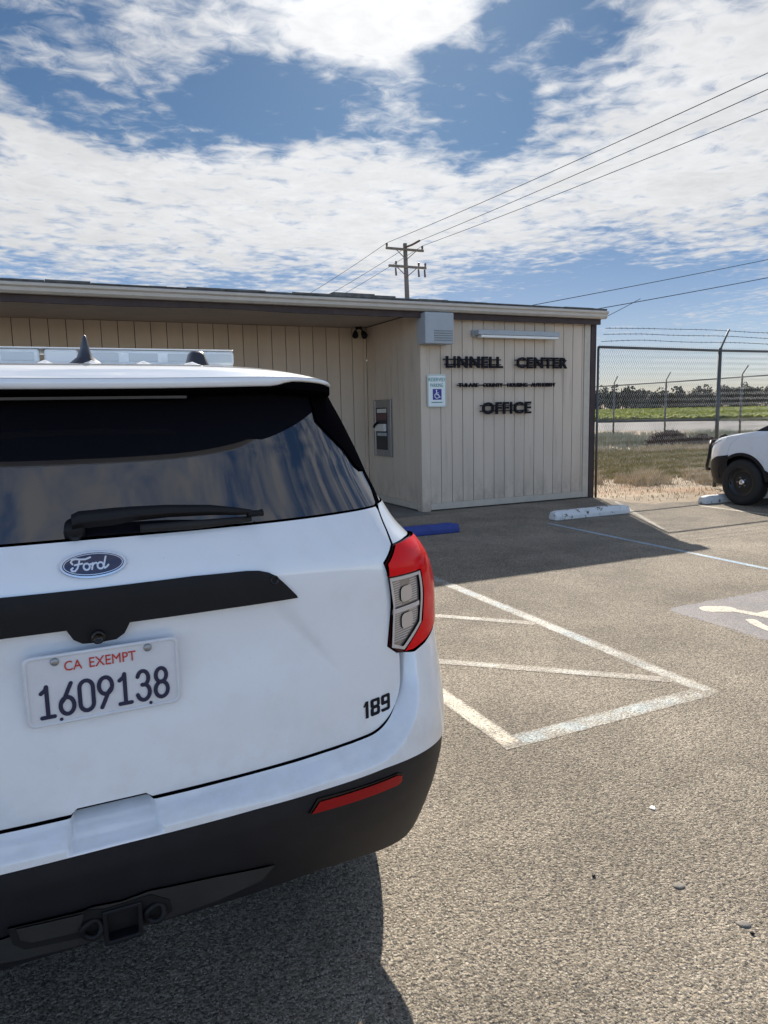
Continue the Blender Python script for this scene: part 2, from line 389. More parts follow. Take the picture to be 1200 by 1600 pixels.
# asphalt lot: a ragged edge against the bare earth on the right of the building
edge = [(8.92, 10.6), (8.95, 9.3)]
xx = 9.1
while xx < 45:
    edge.append((xx, 8.95 + random.uniform(-.13, .13))); xx += random.uniform(.18, .4)
lot = sheet('parking_lot', [(-60, -70), (60, -70), (60, 8.9)] + edge[::-1] + [(-60, 10.6)], 0.0, 'asphalt')
sheet('porch_floor', [(-9, 9.9), (5.40, 9.9), (5.40, 12.44), (-9, 12.44)], .004, 'concrete_dark')
# road and field beyond, running across the view
nrm = Vector((.912, .410)); tan_ = Vector((.410, -.912))
def band(d0, d1, a, b_): return [tuple(nrm*d0 + tan_*a), tuple(nrm*d0 + tan_*b_), tuple(nrm*d1 + tan_*b_), tuple(nrm*d1 + tan_*a)]
sheet('road', band(49.5, 80, -300, 300), -.018, 'road_asphalt')
sheet('crop_field', band(80, 520, -500, 500), -.014, 'field_soil')

# painted markings (z steps of 4 mm)
def stripe(name, a, b_, w, mat_, z=.002, label=None):
    a = Vector(a); b_ = Vector(b_); t_ = (b_-a).normalized(); n_ = Vector((-t_.y, t_.x))*w/2
    L = (b_-a).length; k = max(2, int(L/.06)); vs = []; fs = []; ew = []
    cols = (-1.10, -.92, -.6, 0, .6, .92, 1.10); wear_ = (.9, .22, .03, 0, .03, .22, .9); nc = len(cols)
    for i in range(k+1):
        q = a + t_*L*i/k; j = random.uniform(-.05, .05)
        for c_, e_ in zip(cols, wear_):
            vs.append((*(q+n_*(c_+j)), z)); ew.append(1.0 if i in (0, k) else e_)
        if i: fs += [((i-1)*nc+m_, (i-1)*nc+m_+1, i*nc+m_+1, i*nc+m_) for m_ in range(nc-1)]
    me = bpy.data.meshes.new(name); me.from_pydata(vs, [], fs); me.update()
    at_ = me.attributes.new('edge_wear', 'FLOAT', 'POINT'); at_.data.foreach_set('value', ew)
    o = link(name, me, mat_, lot)
    if me.polygons[0].normal.z < 0: me.flip_normals()
    if label: o['label'] = label
    return o
stripe('painted_line', (3.30, 8.25), (3.30, 2.76), .105, 'line_blue', .0008, 'pale blue line along the near side of the access aisle')
stripe('painted_line', (3.28, 2.80), (1.93, 2.78), .115, 'line_blue', .0012, 'cracked pale blue line closing the aisle end')
stripe('painted_line', (1.93, 8.2), (1.93, 2.72), .105, 'line_white', .0016, 'worn white line ending beside the vehicle')
for (a, b_) in (((1.98, 5.58), (3.25, 4.34)), ((1.98, 4.14), (3.25, 3.02)), ((1.98, 7.0), (3.25, 5.80))):
    stripe('painted_line', a, b_, .085, 'line_hatch', .0020, 'faded diagonal hatch line of the access aisle')
stripe('painted_line', (6.36, 8.25), (6.36, 2.6), .075, 'line_blue_strong', .0008, 'thin blue stall line by the white wheel stop')
stripe('painted_line', (9.55, 8.42), (9.55, 3.0), .09, 'line_white', .0008, 'white stall line beside the parked vehicle')
stripe('painted_line', (8.85, 9.6), (7.3, 7.0), .06, 'line_faded', .0016, 'faint old paint line in the shade')
# ground accessibility symbol, blue-grey field with pale wheelchair figure
blob = []
cx, cy, hw, hh_ = 5.05, 3.45, .66, .72
for i in range(120):
    a = 2*math.pi*i/120; ca, sa = math.cos(a), math.sin(a); r_ = 1/((abs(ca)**16+abs(sa)**16)**(1/16)); r_ *= random.uniform(.985, 1.015)
    blob.append((cx+ca*r_*hw, cy+sa*r_*hh_))
sheet('painted_symbol_field', blob, .0008, 'stall_blue', None, lot)['label'] = 'blue grey painted square under the wheelchair symbol'
def ground_strokes(name, strokes, z, mat_):
    mb = MB()
    for pts, w in strokes:
        for i, (px_, py_) in enumerate(pts):
            q = Vector((px_, py_)); ring = [(q.x+w/2*math.cos(a), q.y+w/2*math.sin(a), z+.0002*(i % 3)) for a in np.linspace(0, 2*math.pi, 16, endpoint=False)]
            mb.add(ring, [tuple(range(16))])
            if i:
                pr = Vector(pts[i-1]); t_ = (q-pr).normalized(); n_ = Vector((-t_.y, t_.x))*w/2
                mb.add([(*(pr+n_), z+.0008), (*(pr-n_), z+.0013), (*(q-n_), z+.0013), (*(q+n_), z+.0013)], [(0, 1, 2, 3)])
    return mb.build(name, mat_, lot)
arc = [(5.02+.36*math.cos(rad(a)), 3.30+.36*math.sin(rad(a))) for a in range(150, 372, 12)]
arc = [(5.02-.40*math.cos(rad(a))*1.0, 3.36+.42*math.sin(rad(a))) for a in range(38, -200, -12)]
ground_strokes('painted_wheelchair_symbol', [([(4.70, 3.99), (4.80, 3.93)], .17), ([(4.80, 3.95), (4.93, 3.52), (5.32, 3.46), (5.50, 3.12)], .085),
               ([(4.88, 3.70), (5.28, 3.70)], .08), (arc, .085)], .0014, 'stall_white')['label'] = 'pale painted wheelchair figure'

# ------------------------------------------------------------------ office building
bld = tag(empty('office_building', (7.1, 10.25, 0)), 'long low beige board clad office building with flat roof and covered porch', 'building')
def bpart(mb, name, mat_, parent=bld, **k):
    o = mb.build(name, mat_, None, **k); o.parent = parent
    o.matrix_parent_inverse = Matrix.Translation((-7.1, -10.25, 0)) if parent is bld else Matrix.Identity(4)
    return o
def wall_boards(wallname, a0, a1, fixed, z0, z1, pitch, gap, mat_, axis, out_, start=None):
    """boards as children of a recessed backing wall"""
    mb = MB(); th = .022
    def place(p0, p1, d0, d1, q0, q1):
        if axis == 'x': mb_ = (p0, p1, min(fixed+out_*d0, fixed+out_*d1), max(fixed+out_*d0, fixed+out_*d1), q0, q1)
        else: mb_ = (min(fixed+out_*d0, fixed+out_*d1), max(fixed+out_*d0, fixed+out_*d1), p0, p1, q0, q1)
        return mb_
    mb.box(*place(a0, a1, -.12, -th, z0-.02, z1+.03)); w = bpart(mb, wallname, 'groove_dark')
    x = a0 if start is None else start
    while x < a1-.02:
        b0 = x+gap/2; b1 = min(x+pitch-gap/2, a1); dd = random.uniform(-.0015, .0015)
        m2 = MB(); m2.box(*place(b0, b1, -th+.001, dd, z0, z1)); o = m2.build('siding_board', mat_, w); o.parent = w
        x += pitch
    return w
FY = 10.25
wall_boards('front_wall', 5.555, 8.66, FY, .13, 3.10, .2045, .011, 'wall_beige', 'x', -1, 5.555)
wall_boards('porch_side_wall', 10.40, 12.36, 5.40, .13, 3.16, .232, .009, 'wall_beige', 'y', -1)
bpart(MB().box(5.345, 5.395, 12.37, 12.42, .0, 3.16), 'corner_trim', 'wall_tan')
wall_boards('porch_back_wall', -9.0, 5.36, 12.43, .13, 3.16, .2525, .012, 'wall_tan', 'x', -1)
bpart(MB().box(5.395, 5.553, FY-.008, FY+.04, .0, 3.12), 'corner_trim', 'wall_beige')
bpart(MB().box(5.393, 5.43, FY+.042, FY+.145, .0, 3.12), 'corner_trim', 'wall_beige')
bpart(MB().box(8.665, 8.79, FY-.018, FY+.08, .02, 3.10), 'corner_trim', 'trim_beige')
bpart(MB().box(8.80, 8.915, FY-.03, FY+.15, .0, 3.12), 'corner_post', 'fascia_brown')
bpart(MB().box(5.556, 8.66, FY-.012, FY+.02, .022, .127), 'base_trim', 'trim_beige')
bpart(MB().box(5.385, 5.42, FY+.15, 12.42, .022, .127), 'base_trim', 'trim_beige')
bpart(MB().box(-9, 5.38, 12.415, 12.44, .012, .127), 'base_trim', 'trim_beige')
bpart(MB().box(8.80, 8.90, FY+.16, 19.9, .0, 3.14), 'end_wall', 'wall_beige')
bpart(MB().box(-9.1, -9.0, 12.3, 19.9, .0, 3.14), 'end_wall', 'wall_beige')
bpart(MB().box(-9.1, 8.9, 19.9, 20.0, .0, 3.14), 'rear_wall', 'wall_beige')
# soffit over the porch, slightly sagging beam edge
bpart(MB().box(-9.2, 5.36, 10.16, 12.44, 3.165, 3.20), 'soffit', 'soffit')
mb = MB(); n = 60; vs = []; fs = []
for i in range(n+1):
    x = -9.2 + (8.90+9.2)*i/n; sag = .022*math.exp(-((x-2.2)/.6)**2) + random.uniform(-.002, .002)
    for (yy, zz) in ((10.10, 3.062+sag), (10.10, 3.165), (10.145, 3.165), (10.145, 3.062+sag)): vs.append((x, yy, zz))
    if i:
        a = 4*(i-1); c_ = 4*i
        for k in range(4): fs.append((a+k, a+(k+1) % 4, c_+(k+1) % 4, c_+k))
fs += [(3, 2, 1, 0), (4*n, 4*n+1, 4*n+2, 4*n+3)]
bpart(MB().add(vs, fs), 'fascia_board', 'fascia_brown')
bpart(MB().box(5.40, 8.91, 10.146, 10.236, 3.085, 3.16), 'frieze_board', 'fascia_brown')
# gutter: stepped metal edge
prof = [(10.09, 3.155), (10.02, 3.155), (9.985, 3.185), (9.985, 3.225), (9.955, 3.245), (9.955, 3.275), (9.975, 3.285), (10.09, 3.285)]
bpart(MB().prism(prof, lambda a, b_, d_: (d_, a, b_), -9.3, 8.955), 'gutter', 'gutter_beige')
bpart(MB().box(-9.3, 8.93, 10.085, 20.2, 3.205, 3.262), 'roof_deck', 'roofing')
roof = bpart(MB().box(-9.3, 8.94, 9.99, 20.2, 3.29, 3.302), 'roof', 'roofing')
x = -9.2
while x < 8.85:
    w = random.uniform(.22, .75); h = random.choice([.004, .008, .012, .02]) + (random.choice([.012, .022, .03]) if 1.6 < x < 5.0 and random.random() < .45 else 0)
    o = MB().box(x, min(x+w-.006, 8.935), 9.972+random.uniform(0, .02), 10.35, 3.3035, 3.308+h).build('shingle', 'roofing', roof); x += w
# wall fittings: each a thing of its own
def fitting(name, loc, label, cat): return tag(empty(name, loc), label, cat)
ex = fitting('vent_box', (5.59, 10.05, 2.66), 'grey louvred metal box under the eave at the porch corner', 'box')
MB().box(-.255, .25, -.10, .185, .0, .475).build('housing', 'metal_box_grey', ex, bevel=.012)
for i in range(5): MB().box(-.10, .225, -.108, -.101, .045+.036*i, .058+.036*i).build('louvre', 'metal_box_dark', ex)
lf = fitting('wall_light', (7.15, 10.23, 2.79), 'long grey strip light fixture above the sign lettering', 'light')
MB().box(-.80, .82, -.19, -.045, .04, .115).build('housing', 'metal_box_grey', lf, bevel=.006)
MB().box(-.74, .80, -.18, -.06, -.004, .038).build('diffuser', 'lamp_diffuser', lf, bevel=.008)
MB().box(-.82, -.72, -.044, .0, .02, .125).build('bracket', 'metal_box_grey', lf); MB().box(.68, .78, -.044, .0, .02, .125).build('bracket', 'metal_box_grey', lf)
fl = fitting('flood_light', (5.20, 12.25, 3.16), 'twin dark spotlight on the porch ceiling', 'light')
MB().lathe([(0, .001), (0, .06), (-.03, .06), (-.03, .001)], (0, 0, 0), 'z', 16).build('base', 'letter_black', fl)
for s_ in (-1, 1):
    MB().tube([(0, 0, -.02), (s_*.06, -.02, -.05), (s_*.075, -.03, -.08)], .012, 8).build('arm', 'letter_black', fl)
    MB().tube([(s_*.07, -.01, -.07), (s_*.078, -.03, -.11), (s_*.092, -.06, -.165), (s_*.095, -.07, -.175)], [.025, .045, .058, .05], 14).build('lamp_head', 'letter_black', fl, smooth=True)
wp = fitting('wall_phone', (5.385, 11.67, .845), 'tall recessed steel telephone panel on the porch side wall', 'telephone')
MB().box(-.03, -.001, -.36, .36, 0, 1.0).build('steel_frame', 'steel_panel', wp, bevel=.008)
MB().box(-.036, -.0305, -.23, .23, .12, .86).build('recess', 'panel_dark', wp)
MB().box(-.045, -.037, -.21, .17, .77, .84).build('name_plate', 'panel_white', wp)
MB().box(-.048, -.037, -.22, .20, .645, .755).build('instruction_card', 'panel_maroon', wp)
MB().box(-.09, -.037, -.21, .20, .445, .575).build('body', 'panel_white', wp, bevel=.01)
MB().tube([(-.10, .02, .60), (-.115, .12, .56), (-.10, .19, .52)], .022, 8).build('handset', 'letter_black', wp, smooth=True)
MB().box(-.06, -.037, -.21, .14, .365, .42).build('shelf', 'metal_box_grey', wp)
MB().box(-.034, -.0305, .27, .285, .02, .98).build('edge_strip', 'lamp_diffuser', wp)
# reserved parking sign
sg = fitting('reserved_parking_sign', (5.665, 10.205, 1.69), 'white reserved parking sign with wheelchair symbol on the wall', 'sign')
def round_rect(w, h, r, k=6):
    pts = []
    for (sx, sz, a0) in ((1, 1, 0), (-1, 1, 90), (-1, -1, 180), (1, -1, 270)):
        for i in range(k+1):
            a = rad(a0+90*i/k); pts.append((sx*(w/2-r)+r*math.cos(a), sz*(h/2-r)+r*math.sin(a)))
    return pts
cz = .257
MB().prism([(a, b_+cz) for a, b_ in round_rect(.335, .512, .03)], lambda a, b_, d_: (a, d_, b_), 0, .004).build('plate', 'sign_white', sg)
ro, ri = round_rect(.318, .495, .026), round_rect(.308, .485, .021); nn = len(ro)
MB().add([(a, -.0015, b_+cz) for a, b_ in ro] + [(a, -.0015, b_+cz) for a, b_ in ri], [(i, (i+1) % nn, nn+(i+1) % nn, nn+i) for i in range(nn)]).build('border', 'sign_green', sg)
for s_, x0, x1, z0, z1 in (('RESERVED', -.148, .148, .405, .462), ('PARKING', -.115, .115, .315, .372)):
    link('lettering', fit_text(s_, x0, x1, z0, z1, -.0005, .002, .004), 'sign_green', sg)
MB().box(-.075, .085, -.002, -.0005, .115, .285).build('symbol_panel', 'sign_blue', sg)
MB().box(-.10, .10, -.002, -.0005, .066, .080).build('arrow_bar', 'sign_green', sg)
def strokes_xz(strokes, y0, y1):
    mb = MB()
    for j, (pts, w) in enumerate(strokes):
        for i in range(len(pts)):
            q = Vector(pts[i]); e = .00005*(j*7+i)
            mb.prism([(q.x+w/2*math.cos(a), q.y+w/2*math.sin(a)) for a in np.linspace(0, 2*math.pi, 12, endpoint=False)], lambda a, b_, d_: (a, d_, b_), y0-e, y1)
            if i:
                p_ = Vector(pts[i-1]); t_ = (q-p_)
                if t_.length < 1e-6: continue
                t_.normalize(); n_ = Vector((-t_.y, t_.x))*w/2
                mb.prism([tuple(p_+n_), tuple(p_-n_), tuple(q-n_), tuple(q+n_)], lambda a, b_, d_: (a, d_, b_), y0-e-.00002, y1)
    return mb
wc = [([(-.008, .262), (-.007, .262)], .024), ([(-.008, .245), (-.006, .195), (.030, .193), (.048, .152), (.060, .157)], .013), ([(-.006, .222), (.026, .222)], .011),
      ([(.000+.040*math.cos(rad(a)), .178+.040*math.sin(rad(a))) for a in range(125, 345, 20)], .011)]
strokes_xz(wc, -.0035, -.002).build('wheelchair_symbol', 'sign_white', sg)

# raised black lettering on two rails
def wall_sign(name, words, z0, z1, rails, label, bold):
    xa, xb = words[0][1], words[-1][2]
    o = fitting(name, ((xa+xb)/2, 10.19, z0), label, 'sign'); cx_ = (xa+xb)/2
    for s_, x0, x1 in words:
        tw0, tw1 = text_width(s_); ks = (x1-x0)/(tw1-tw0); acc = 0
        if len(s_) > 8 or z1-z0 < .1:
            link('word', fit_text(s_, x0-cx_, x1-cx_, 0, z1-z0, 0, .03, bold), 'letter_black', o); continue
        for i, ch in enumerate(s_):
            a0, a1 = text_width(s_[:i+1]); b0, b1 = text_width(ch)
            r_ = (a1-tw0)*ks; l_ = r_-(b1-b0)*ks
            link('letter', fit_text(ch, x0+l_-cx_, x0+r_-cx_, 0, z1-z0, 0, .035, bold), 'letter_black', o)
    for (x0, x1, zr) in rails:
        MB().box(x0-cx_, x1-cx_, .0, .012, zr-.009, zr+.009).build('mounting_rail', 'letter_black', o)
    for (x0, x1, zr) in rails:
        for xs in (x0+.1, x1-.1): MB().box(xs-cx_-.01, xs-cx_+.01, .0121, .055, zr-.007, zr+.007).build('standoff', 'letter_black', o)
wall_sign('wall_sign', [('LINNELL', 5.82, 6.90), ('CENTER', 7.18, 8.23)], 2.308, 2.492, [(5.78, 6.88, .135), (5.80, 6.88, .055), (7.15, 8.24, .135), (7.15, 8.22, .055)], 'black raised letters reading LINNELL CENTER on the beige wall', .022)
wall_sign('wall_sign', [('TULARE', 6.05, 6.43), ('COUNTY', 6.52, 6.90), ('HOUSING', 7.00, 7.40), ('AUTHORITY', 7.48, 7.985)], 1.998, 2.066, [(6.03, 7.99, .034)], 'small black letters reading TULARE COUNTY HOUSING AUTHORITY', .012)
wall_sign('wall_sign', [('OFFICE', 6.50, 7.475)], 1.552, 1.752, [(6.47, 7.45, .055), (6.47, 7.48, .145)], 'black raised letters reading OFFICE low on the wall', .022)

# ------------------------------------------------------------------ wheel stops
def wheel_stop(x0, x1, y, mat_, label, w=.17, h=.135):
    o = tag(empty('wheel_stop', ((x0+x1)/2, y, 0)), label, 'wheel stop', 'concrete wheel stops'); L = (x1-x0)/2
    mb = MB(); n = 26; sec = lambda k: [(-w/2, 0.002), (-w/2, h*.45), (-w/2*.62, h*k), (w/2*.62, h*k), (w/2, h*.45), (w/2, .002)]
    vs, fs = [], []
    for i in range(n+1):
        e = min(1, min(i, n-i)/1.5); k = .86+.14*e
        for (a, b_) in sec(1.0):
            vs.append((-L+2*L*i/n + (random.uniform(-.004, .004)), a*(.94+.06*e)+random.uniform(-.002, .002), b_*k+(random.uniform(-.003, .003) if b_ > .01 else 0)))
        if i: fs += [((i-1)*6+j, (i-1)*6+(j+1) % 6, i*6+(j+1) % 6, i*6+j) for j in range(6)]
    fs += [tuple(range(6))[::-1], tuple(n*6+j for j in range(6))]
    me = mb.add(vs, fs).build('block', mat_, o, bevel=.012)
    for sx in (-L*.62, L*.62): MB().lathe([(h+.001, .002), (h+.001, .018), (h-.03, .018)], (sx, 0, 0), 'z', 12).build('anchor_pin', 'galvanised_dark', o)
wheel_stop(3.05, 4.90, 8.31, 'curb_blue', 'blue painted wheel stop just behind the tail lamp', .16, .13)
wheel_stop(6.58, 8.00, 8.42, 'curb_white', 'chipped white wheel stop in front of the beige wall')
wheel_stop(9.72, 11.4, 8.52, 'curb_white', 'pale wheel stop at the front tyre of the right vehicle')

# ------------------------------------------------------------------ near chain link fence
fence = tag(empty('chain_link_fence', (8.955, 10.2, 0)), 'chain link fence with barbed wire running from the building corner', 'fence')
FX0, FX1 = .0, 11.0
def fp(mb, name, mat_, **k): return mb.build(name, mat_, fence, **k)
for x_, tall in ((-.01, 2.70), (3.02, 2.72), (6.0, 2.72), (9.0, 2.72)):
    fp(MB().tube([(x_, 0, 0), (x_, 0, tall)], .037 if x_ > 0 else .022, 12), 'post', 'galvanised_dark', smooth=True)
    if x_ > 0: fp(MB().tube([(x_, 0, 2.68), (x_, -.03, 2.74), (x_, -.19, 3.06)], .018, 8), 'barb_arm', 'galvanised_dark', smooth=True)
fp(MB().tube([(0, .0, 2.69), (3.02, .0, 2.675), (FX1, .0, 2.69)], .024, 10), 'top_rail', 'galvanised_dark', smooth=True)
fp(MB().tube([(0, .0, 1.375), (2.98, .0, 1.34)], .024, 10), 'middle_rail', 'galvanised_dark', smooth=True)
for j, zz in enumerate((2.82, 2.93, 3.03)):
    pts = [(x_, -.06-.05*j, zz + .008*math.sin(x_*2.3+j) - (.04 if x_ < 1 else 0)*(1-x_)) for x_ in np.linspace(0, FX1, 60)]
    mb = MB().tube(pts, .0045, 4)
    for x_ in np.arange(.1, FX1, .13):
        z2 = np.interp(x_, [q[0] for q in pts], [q[2] for q in pts]); a = random.uniform(0, 3)
        mb.tube([(x_-.008, -.06-.05*j+.02*math.cos(a), z2+.02*math.sin(a)), (x_+.008, -.06-.05*j-.02*math.cos(a), z2-.02*math.sin(a))], .003, 3)
    fp(mb, 'barbed_wire', 'wire')
def mesh_wires(x0, x1, z0, z1, w, r):
    mb = MB(); n = int((z1-z0)/w); k = 0; x_ = x0
    vs, fs = [], []
    offs = [(r*math.cos(a), r*math.sin(a)) for a in (math.pi/2, math.pi*7/6, -math.pi/6)]
    while x_ < x1:
        b0 = len(vs)
        for i in range(n+1):
            xx_ = x_ + (w if i % 2 else 0); zz = z0+i*w
            for (ox, oy) in offs: vs.append((xx_+ox, oy + (r if i % 2 else -r), zz))
            if i:
                for j in range(3): fs.append((b0+(i-1)*3+j, b0+(i-1)*3+(j+1) % 3, b0+i*3+(j+1) % 3, b0+i*3+j))
        x_ += w; k += 1
    mb.v = vs; mb.f = fs; return mb
o = fp(mesh_wires(.02, FX1, .06, 2.68, .052, .0038), 'wire_mesh', 'galvanised_mesh'); o['kind'] = 'stuff'
mb = MB()
for x_ in np.arange(.02, FX1, .052): mb.tube([(x_, 0, 2.66), (x_+.006, 0, 2.735)], .0025, 3)
o = fp(mb, 'mesh_barbs', 'galvanised_dark'); o['kind'] = 'stuff'
# far fence beyond the weeds
ff = tag(empty('security_fence', (24.0, 24.0, 0)), 'far chain link fence with angled post tops beyond the weeds', 'fence')
fpts = [Vector((24.006, 26.24)), Vector((24.564, 23.509)), Vector((23.491, 19.161))]
A0, A1 = Vector((24.45, 26.3)), Vector((24.0, 19.0)); dirf = (A1-A0).normalized()
tops = []
for k in range(-3, 5):
    q = [Vector((24.0, 26.24)), Vector((24.35, 23.45)), Vector((24.2, 19.55))]
    base = q[0] + (q[2]-q[0])*(k*.5) if k not in (1,) else q[1]
    h = 2.66+.02*k
    l0 = base - Vector((24, 24))
    MB().tube([(l0.x, l0.y, -.03), (l0.x, l0.y, h)], .04, 8).build('post', 'galvanised_dark', ff, smooth=True)
    MB().tube([(l0.x, l0.y, h-.02), (l0.x-.05, l0.y-.05, h+.08), (l0.x-.14, l0.y-.36, h+.38)], .022, 6).build('barb_arm', 'galvanised_dark', ff, smooth=True)
    tops.append((l0.x, l0.y, h-.03))
MB().tube(tops, .026, 6).build('top_rail', 'galvanised_dark', ff)
mb = MB()
for i in range(len(tops)-1):
    a, b_ = Vector(tops[i]), Vector(tops[i+1]); L = (b_-a).length; k = int(L/.11)
    for j in range(k):
        for sgn in (1, -1):
            s0 = a.lerp(b_, j/k); s1 = a.lerp(b_, min(1, max(0, (j+sgn*22)/k)))
            mb.tube([s0, (s1.x, s1.y, .05)], .0022, 3, caps=False)
o = mb.build('wire_mesh', 'galvanised', ff); o['kind'] = 'stuff'

# ------------------------------------------------------------------ utility pole and lines
pole = tag(empty('utility_pole', (19.0, 37.5, 0)), 'leaning wooden utility pole with two cross arms behind the roof', 'utility pole')
top = Vector((-.12, 0, 11.0)); bot = Vector((.18, 0, -.03))
MB().tube([bot, bot.lerp(top, .5), top], [.17, .15, .115], 12).build('shaft', 'pole_wood', pole, smooth=True)
def on_pole(z): return bot.lerp(top, z/11.0)
for (zz, x0, x1, nm) in ((10.65, -1.35, 1.0, 'cross_arm'), (9.72, -1.2, 1.15, 'cross_arm')):
    c_ = on_pole(zz); MB().box(x0, x1, -.16, -.05, zz-.06, zz+.06).build(nm, 'pole_wood', pole)
    for s_ in (-1, 1): MB().tube([(c_.x+s_*.62, -.13, zz-.05), (c_.x, -.13, zz-.55)], .025, 6).build('arm_brace', 'pole_wood', pole)
for (x_, zz) in ((-1.30, 10.71), (.92, 10.71), (-.75, 9.78), (.68, 9.78), (1.1, 9.78)):
    MB().lathe([(0, .02), (.05, .06), (.09, .05), (.13, .07), (.20, .05), (.22, .001)], (x_, -.105, zz), 'z', 10).build('insulator', 'insulator', pole, smooth=True)
for (x_, zz) in ((-.78, 9.63), (.66, 9.63), (1.05, 9.63)):
    MB().tube([(x_, -.1, zz), (x_+.03, -.1, zz-.42)], [.05, .06], 8).build('cutout_fuse', 'insulator', pole)
MB().tube([(-.2, -.12, 10.75), (.1, -.5, 10.85), (.35, -.9, 11.0)], .06, 8).build('strain_insulator', 'insulator', pole)
def wire_line(a, b_, sag, r, label, far=None):
    o = empty('power_line', a); pts = []
    a = Vector(a); b_ = Vector(b_)
    for i in range(41):
        f = i/40; q = a.lerp(b_, f); q.z -= sag*4*f*(1-f); pts.append(q-a)
    tag(o, label, 'power line', 'overhead power lines')
    MB().tube(pts, r, 5).build('conductor', 'wire', o, smooth=True)
    if far is not None:
        pts = []
        for i in range(31):
            f = i/30; q = a.lerp(Vector(far), f); q.z -= 1.0*4*f*(1-f); pts.append(q-a)
        MB().tube(pts, r, 5).build('conductor', 'wire', o, smooth=True)
wire_line((17.70, 37.4, 10.92), (18.75, -8.0, 10.65), .35, .013, 'topmost power line from the left end of the upper cross arm', (16.3, 88, 10.4))
wire_line((19.20, 37.4, 10.95), (19.4, -8.0, 10.65), .30, .013, 'middle power line tied at the pole top', (17.9, 88, 10.4))
wire_line((19.92, 37.4, 10.92), (20.95, -8.0, 10.65), .35, .013, 'lowest of the three power lines from the upper cross arm', (18.7, 88, 10.0))
wire_line((14.0, 24.0, 5.0), (46.0, 24.0, 11.4), .10, .014, 'upper of two service cables rising to the right above the fence')
wire_line((14.0, 23.6, 4.5), (46.0, 23.6, 10.4), .16, .016, 'lower of two service cables rising to the right above the fence')
wire_line((20.0, 23.5, 4.9), (22.9, 23.6, 6.12), .02, .012, 'short slack service cable dropping behind the building corner')

# ------------------------------------------------------------------ vegetation
fh = Vector((math.sin(YAW), math.cos(YAW))); rh = Vector((math.cos(YAW), -math.sin(YAW)))
def at_view(depth, px):   # ground point by depth along the heading and pixel column, only used to scatter plants over the verge
    return fh*depth + rh*(depth*(px-600)/FPX)
def tuft(mb, x, y, n, h, spread, lean=.5, w=.012):
    for _ in range(n):
        a = random.uniform(0, 6.283); r_ = spread*math.sqrt(random.random()); bx, by = x+r_*math.cos(a), y+r_*math.sin(a)
        hh2 = h*random.uniform(.5, 1.1); la = random.uniform(0, 6.283); l_ = hh2*lean*random.random(); pa = random.uniform(0, 6.283)
        wx, wy = w*math.cos(pa), w*math.sin(pa)
        mx_, my_ = bx+.45*l_*math.cos(la), by+.45*l_*math.sin(la)
        mb.add([(bx-wx, by-wy, -.03), (bx+wx, by+wy, -.03), (mx_+wx*.7, my_+wy*.7, hh2*.6), (mx_-wx*.7, my_-wy*.7, hh2*.6), (bx+l_*math.cos(la), by+l_*math.sin(la), hh2)],
               [(0, 1, 2, 3), (3, 2, 4)])
def ok_spot(q): return q.y > 9.25 and not (q.x < 9.15) and q.x > 9.0
g1, g2, g3 = MB(), MB(), MB()
for _ in range(5200):      # thin green-brown sward
    q = at_view(random.uniform(16.5, 27), random.uniform(900, 1330))
    if ok_spot(q): tuft(g2, q.x, q.y, 5, .09, .14, 1.0, .012)
for _ in range(500):
    q = at_view(random.uniform(12.6, 17), random.uniform(900, 1330))
    if ok_spot(q): tuft(g1, q.x, q.y, 4, .025, .18, 3.5, .006)
for _ in range(800):
    q = at_view(random.uniform(16, 27), random.uniform(900, 1330))
    if ok_spot(q): tuft(g1, q.x, q.y, 6, .10, .14, 1.3, .010)
for _ in range(26):       # pale clumps near the fence line
    q = at_view(random.gauss(16.4, .55), random.uniform(920, 1330))
    if ok_spot(q): tuft(g1, q.x, q.y, 150, .20, .30, 1.3, .010)
for _ in range(26):
    q = at_view(random.uniform(24, 27.5), random.uniform(915, 1330)); tuft(g1, q.x, q.y, 130, .26, .5, 1.2, .016)
for _ in range(34):
    q = at_view(random.uniform(30, 36), random.uniform(915, 1330)); tuft(g3, q.x, q.y, 140, .50, .6, .9, .020)
for _ in range(1500):
    q = at_view(random.uniform(26, 45), random.uniform(900, 1330)); tuft(g3, q.x, q.y, 4, .2, .2, .8, .016)
tag(g1.build('dry_grass', 'grass_dry'), 'pale dry grass clumps on the verge behind the fence', 'grass', kind='stuff')
tag(g2.build('green_grass', 'grass_green'), 'short green brown grass behind the chain link fence', 'grass', kind='stuff')
tag(g3.build('weeds', 'grass_grey'), 'grey green weeds along the far side of the verge', 'weeds', kind='stuff')
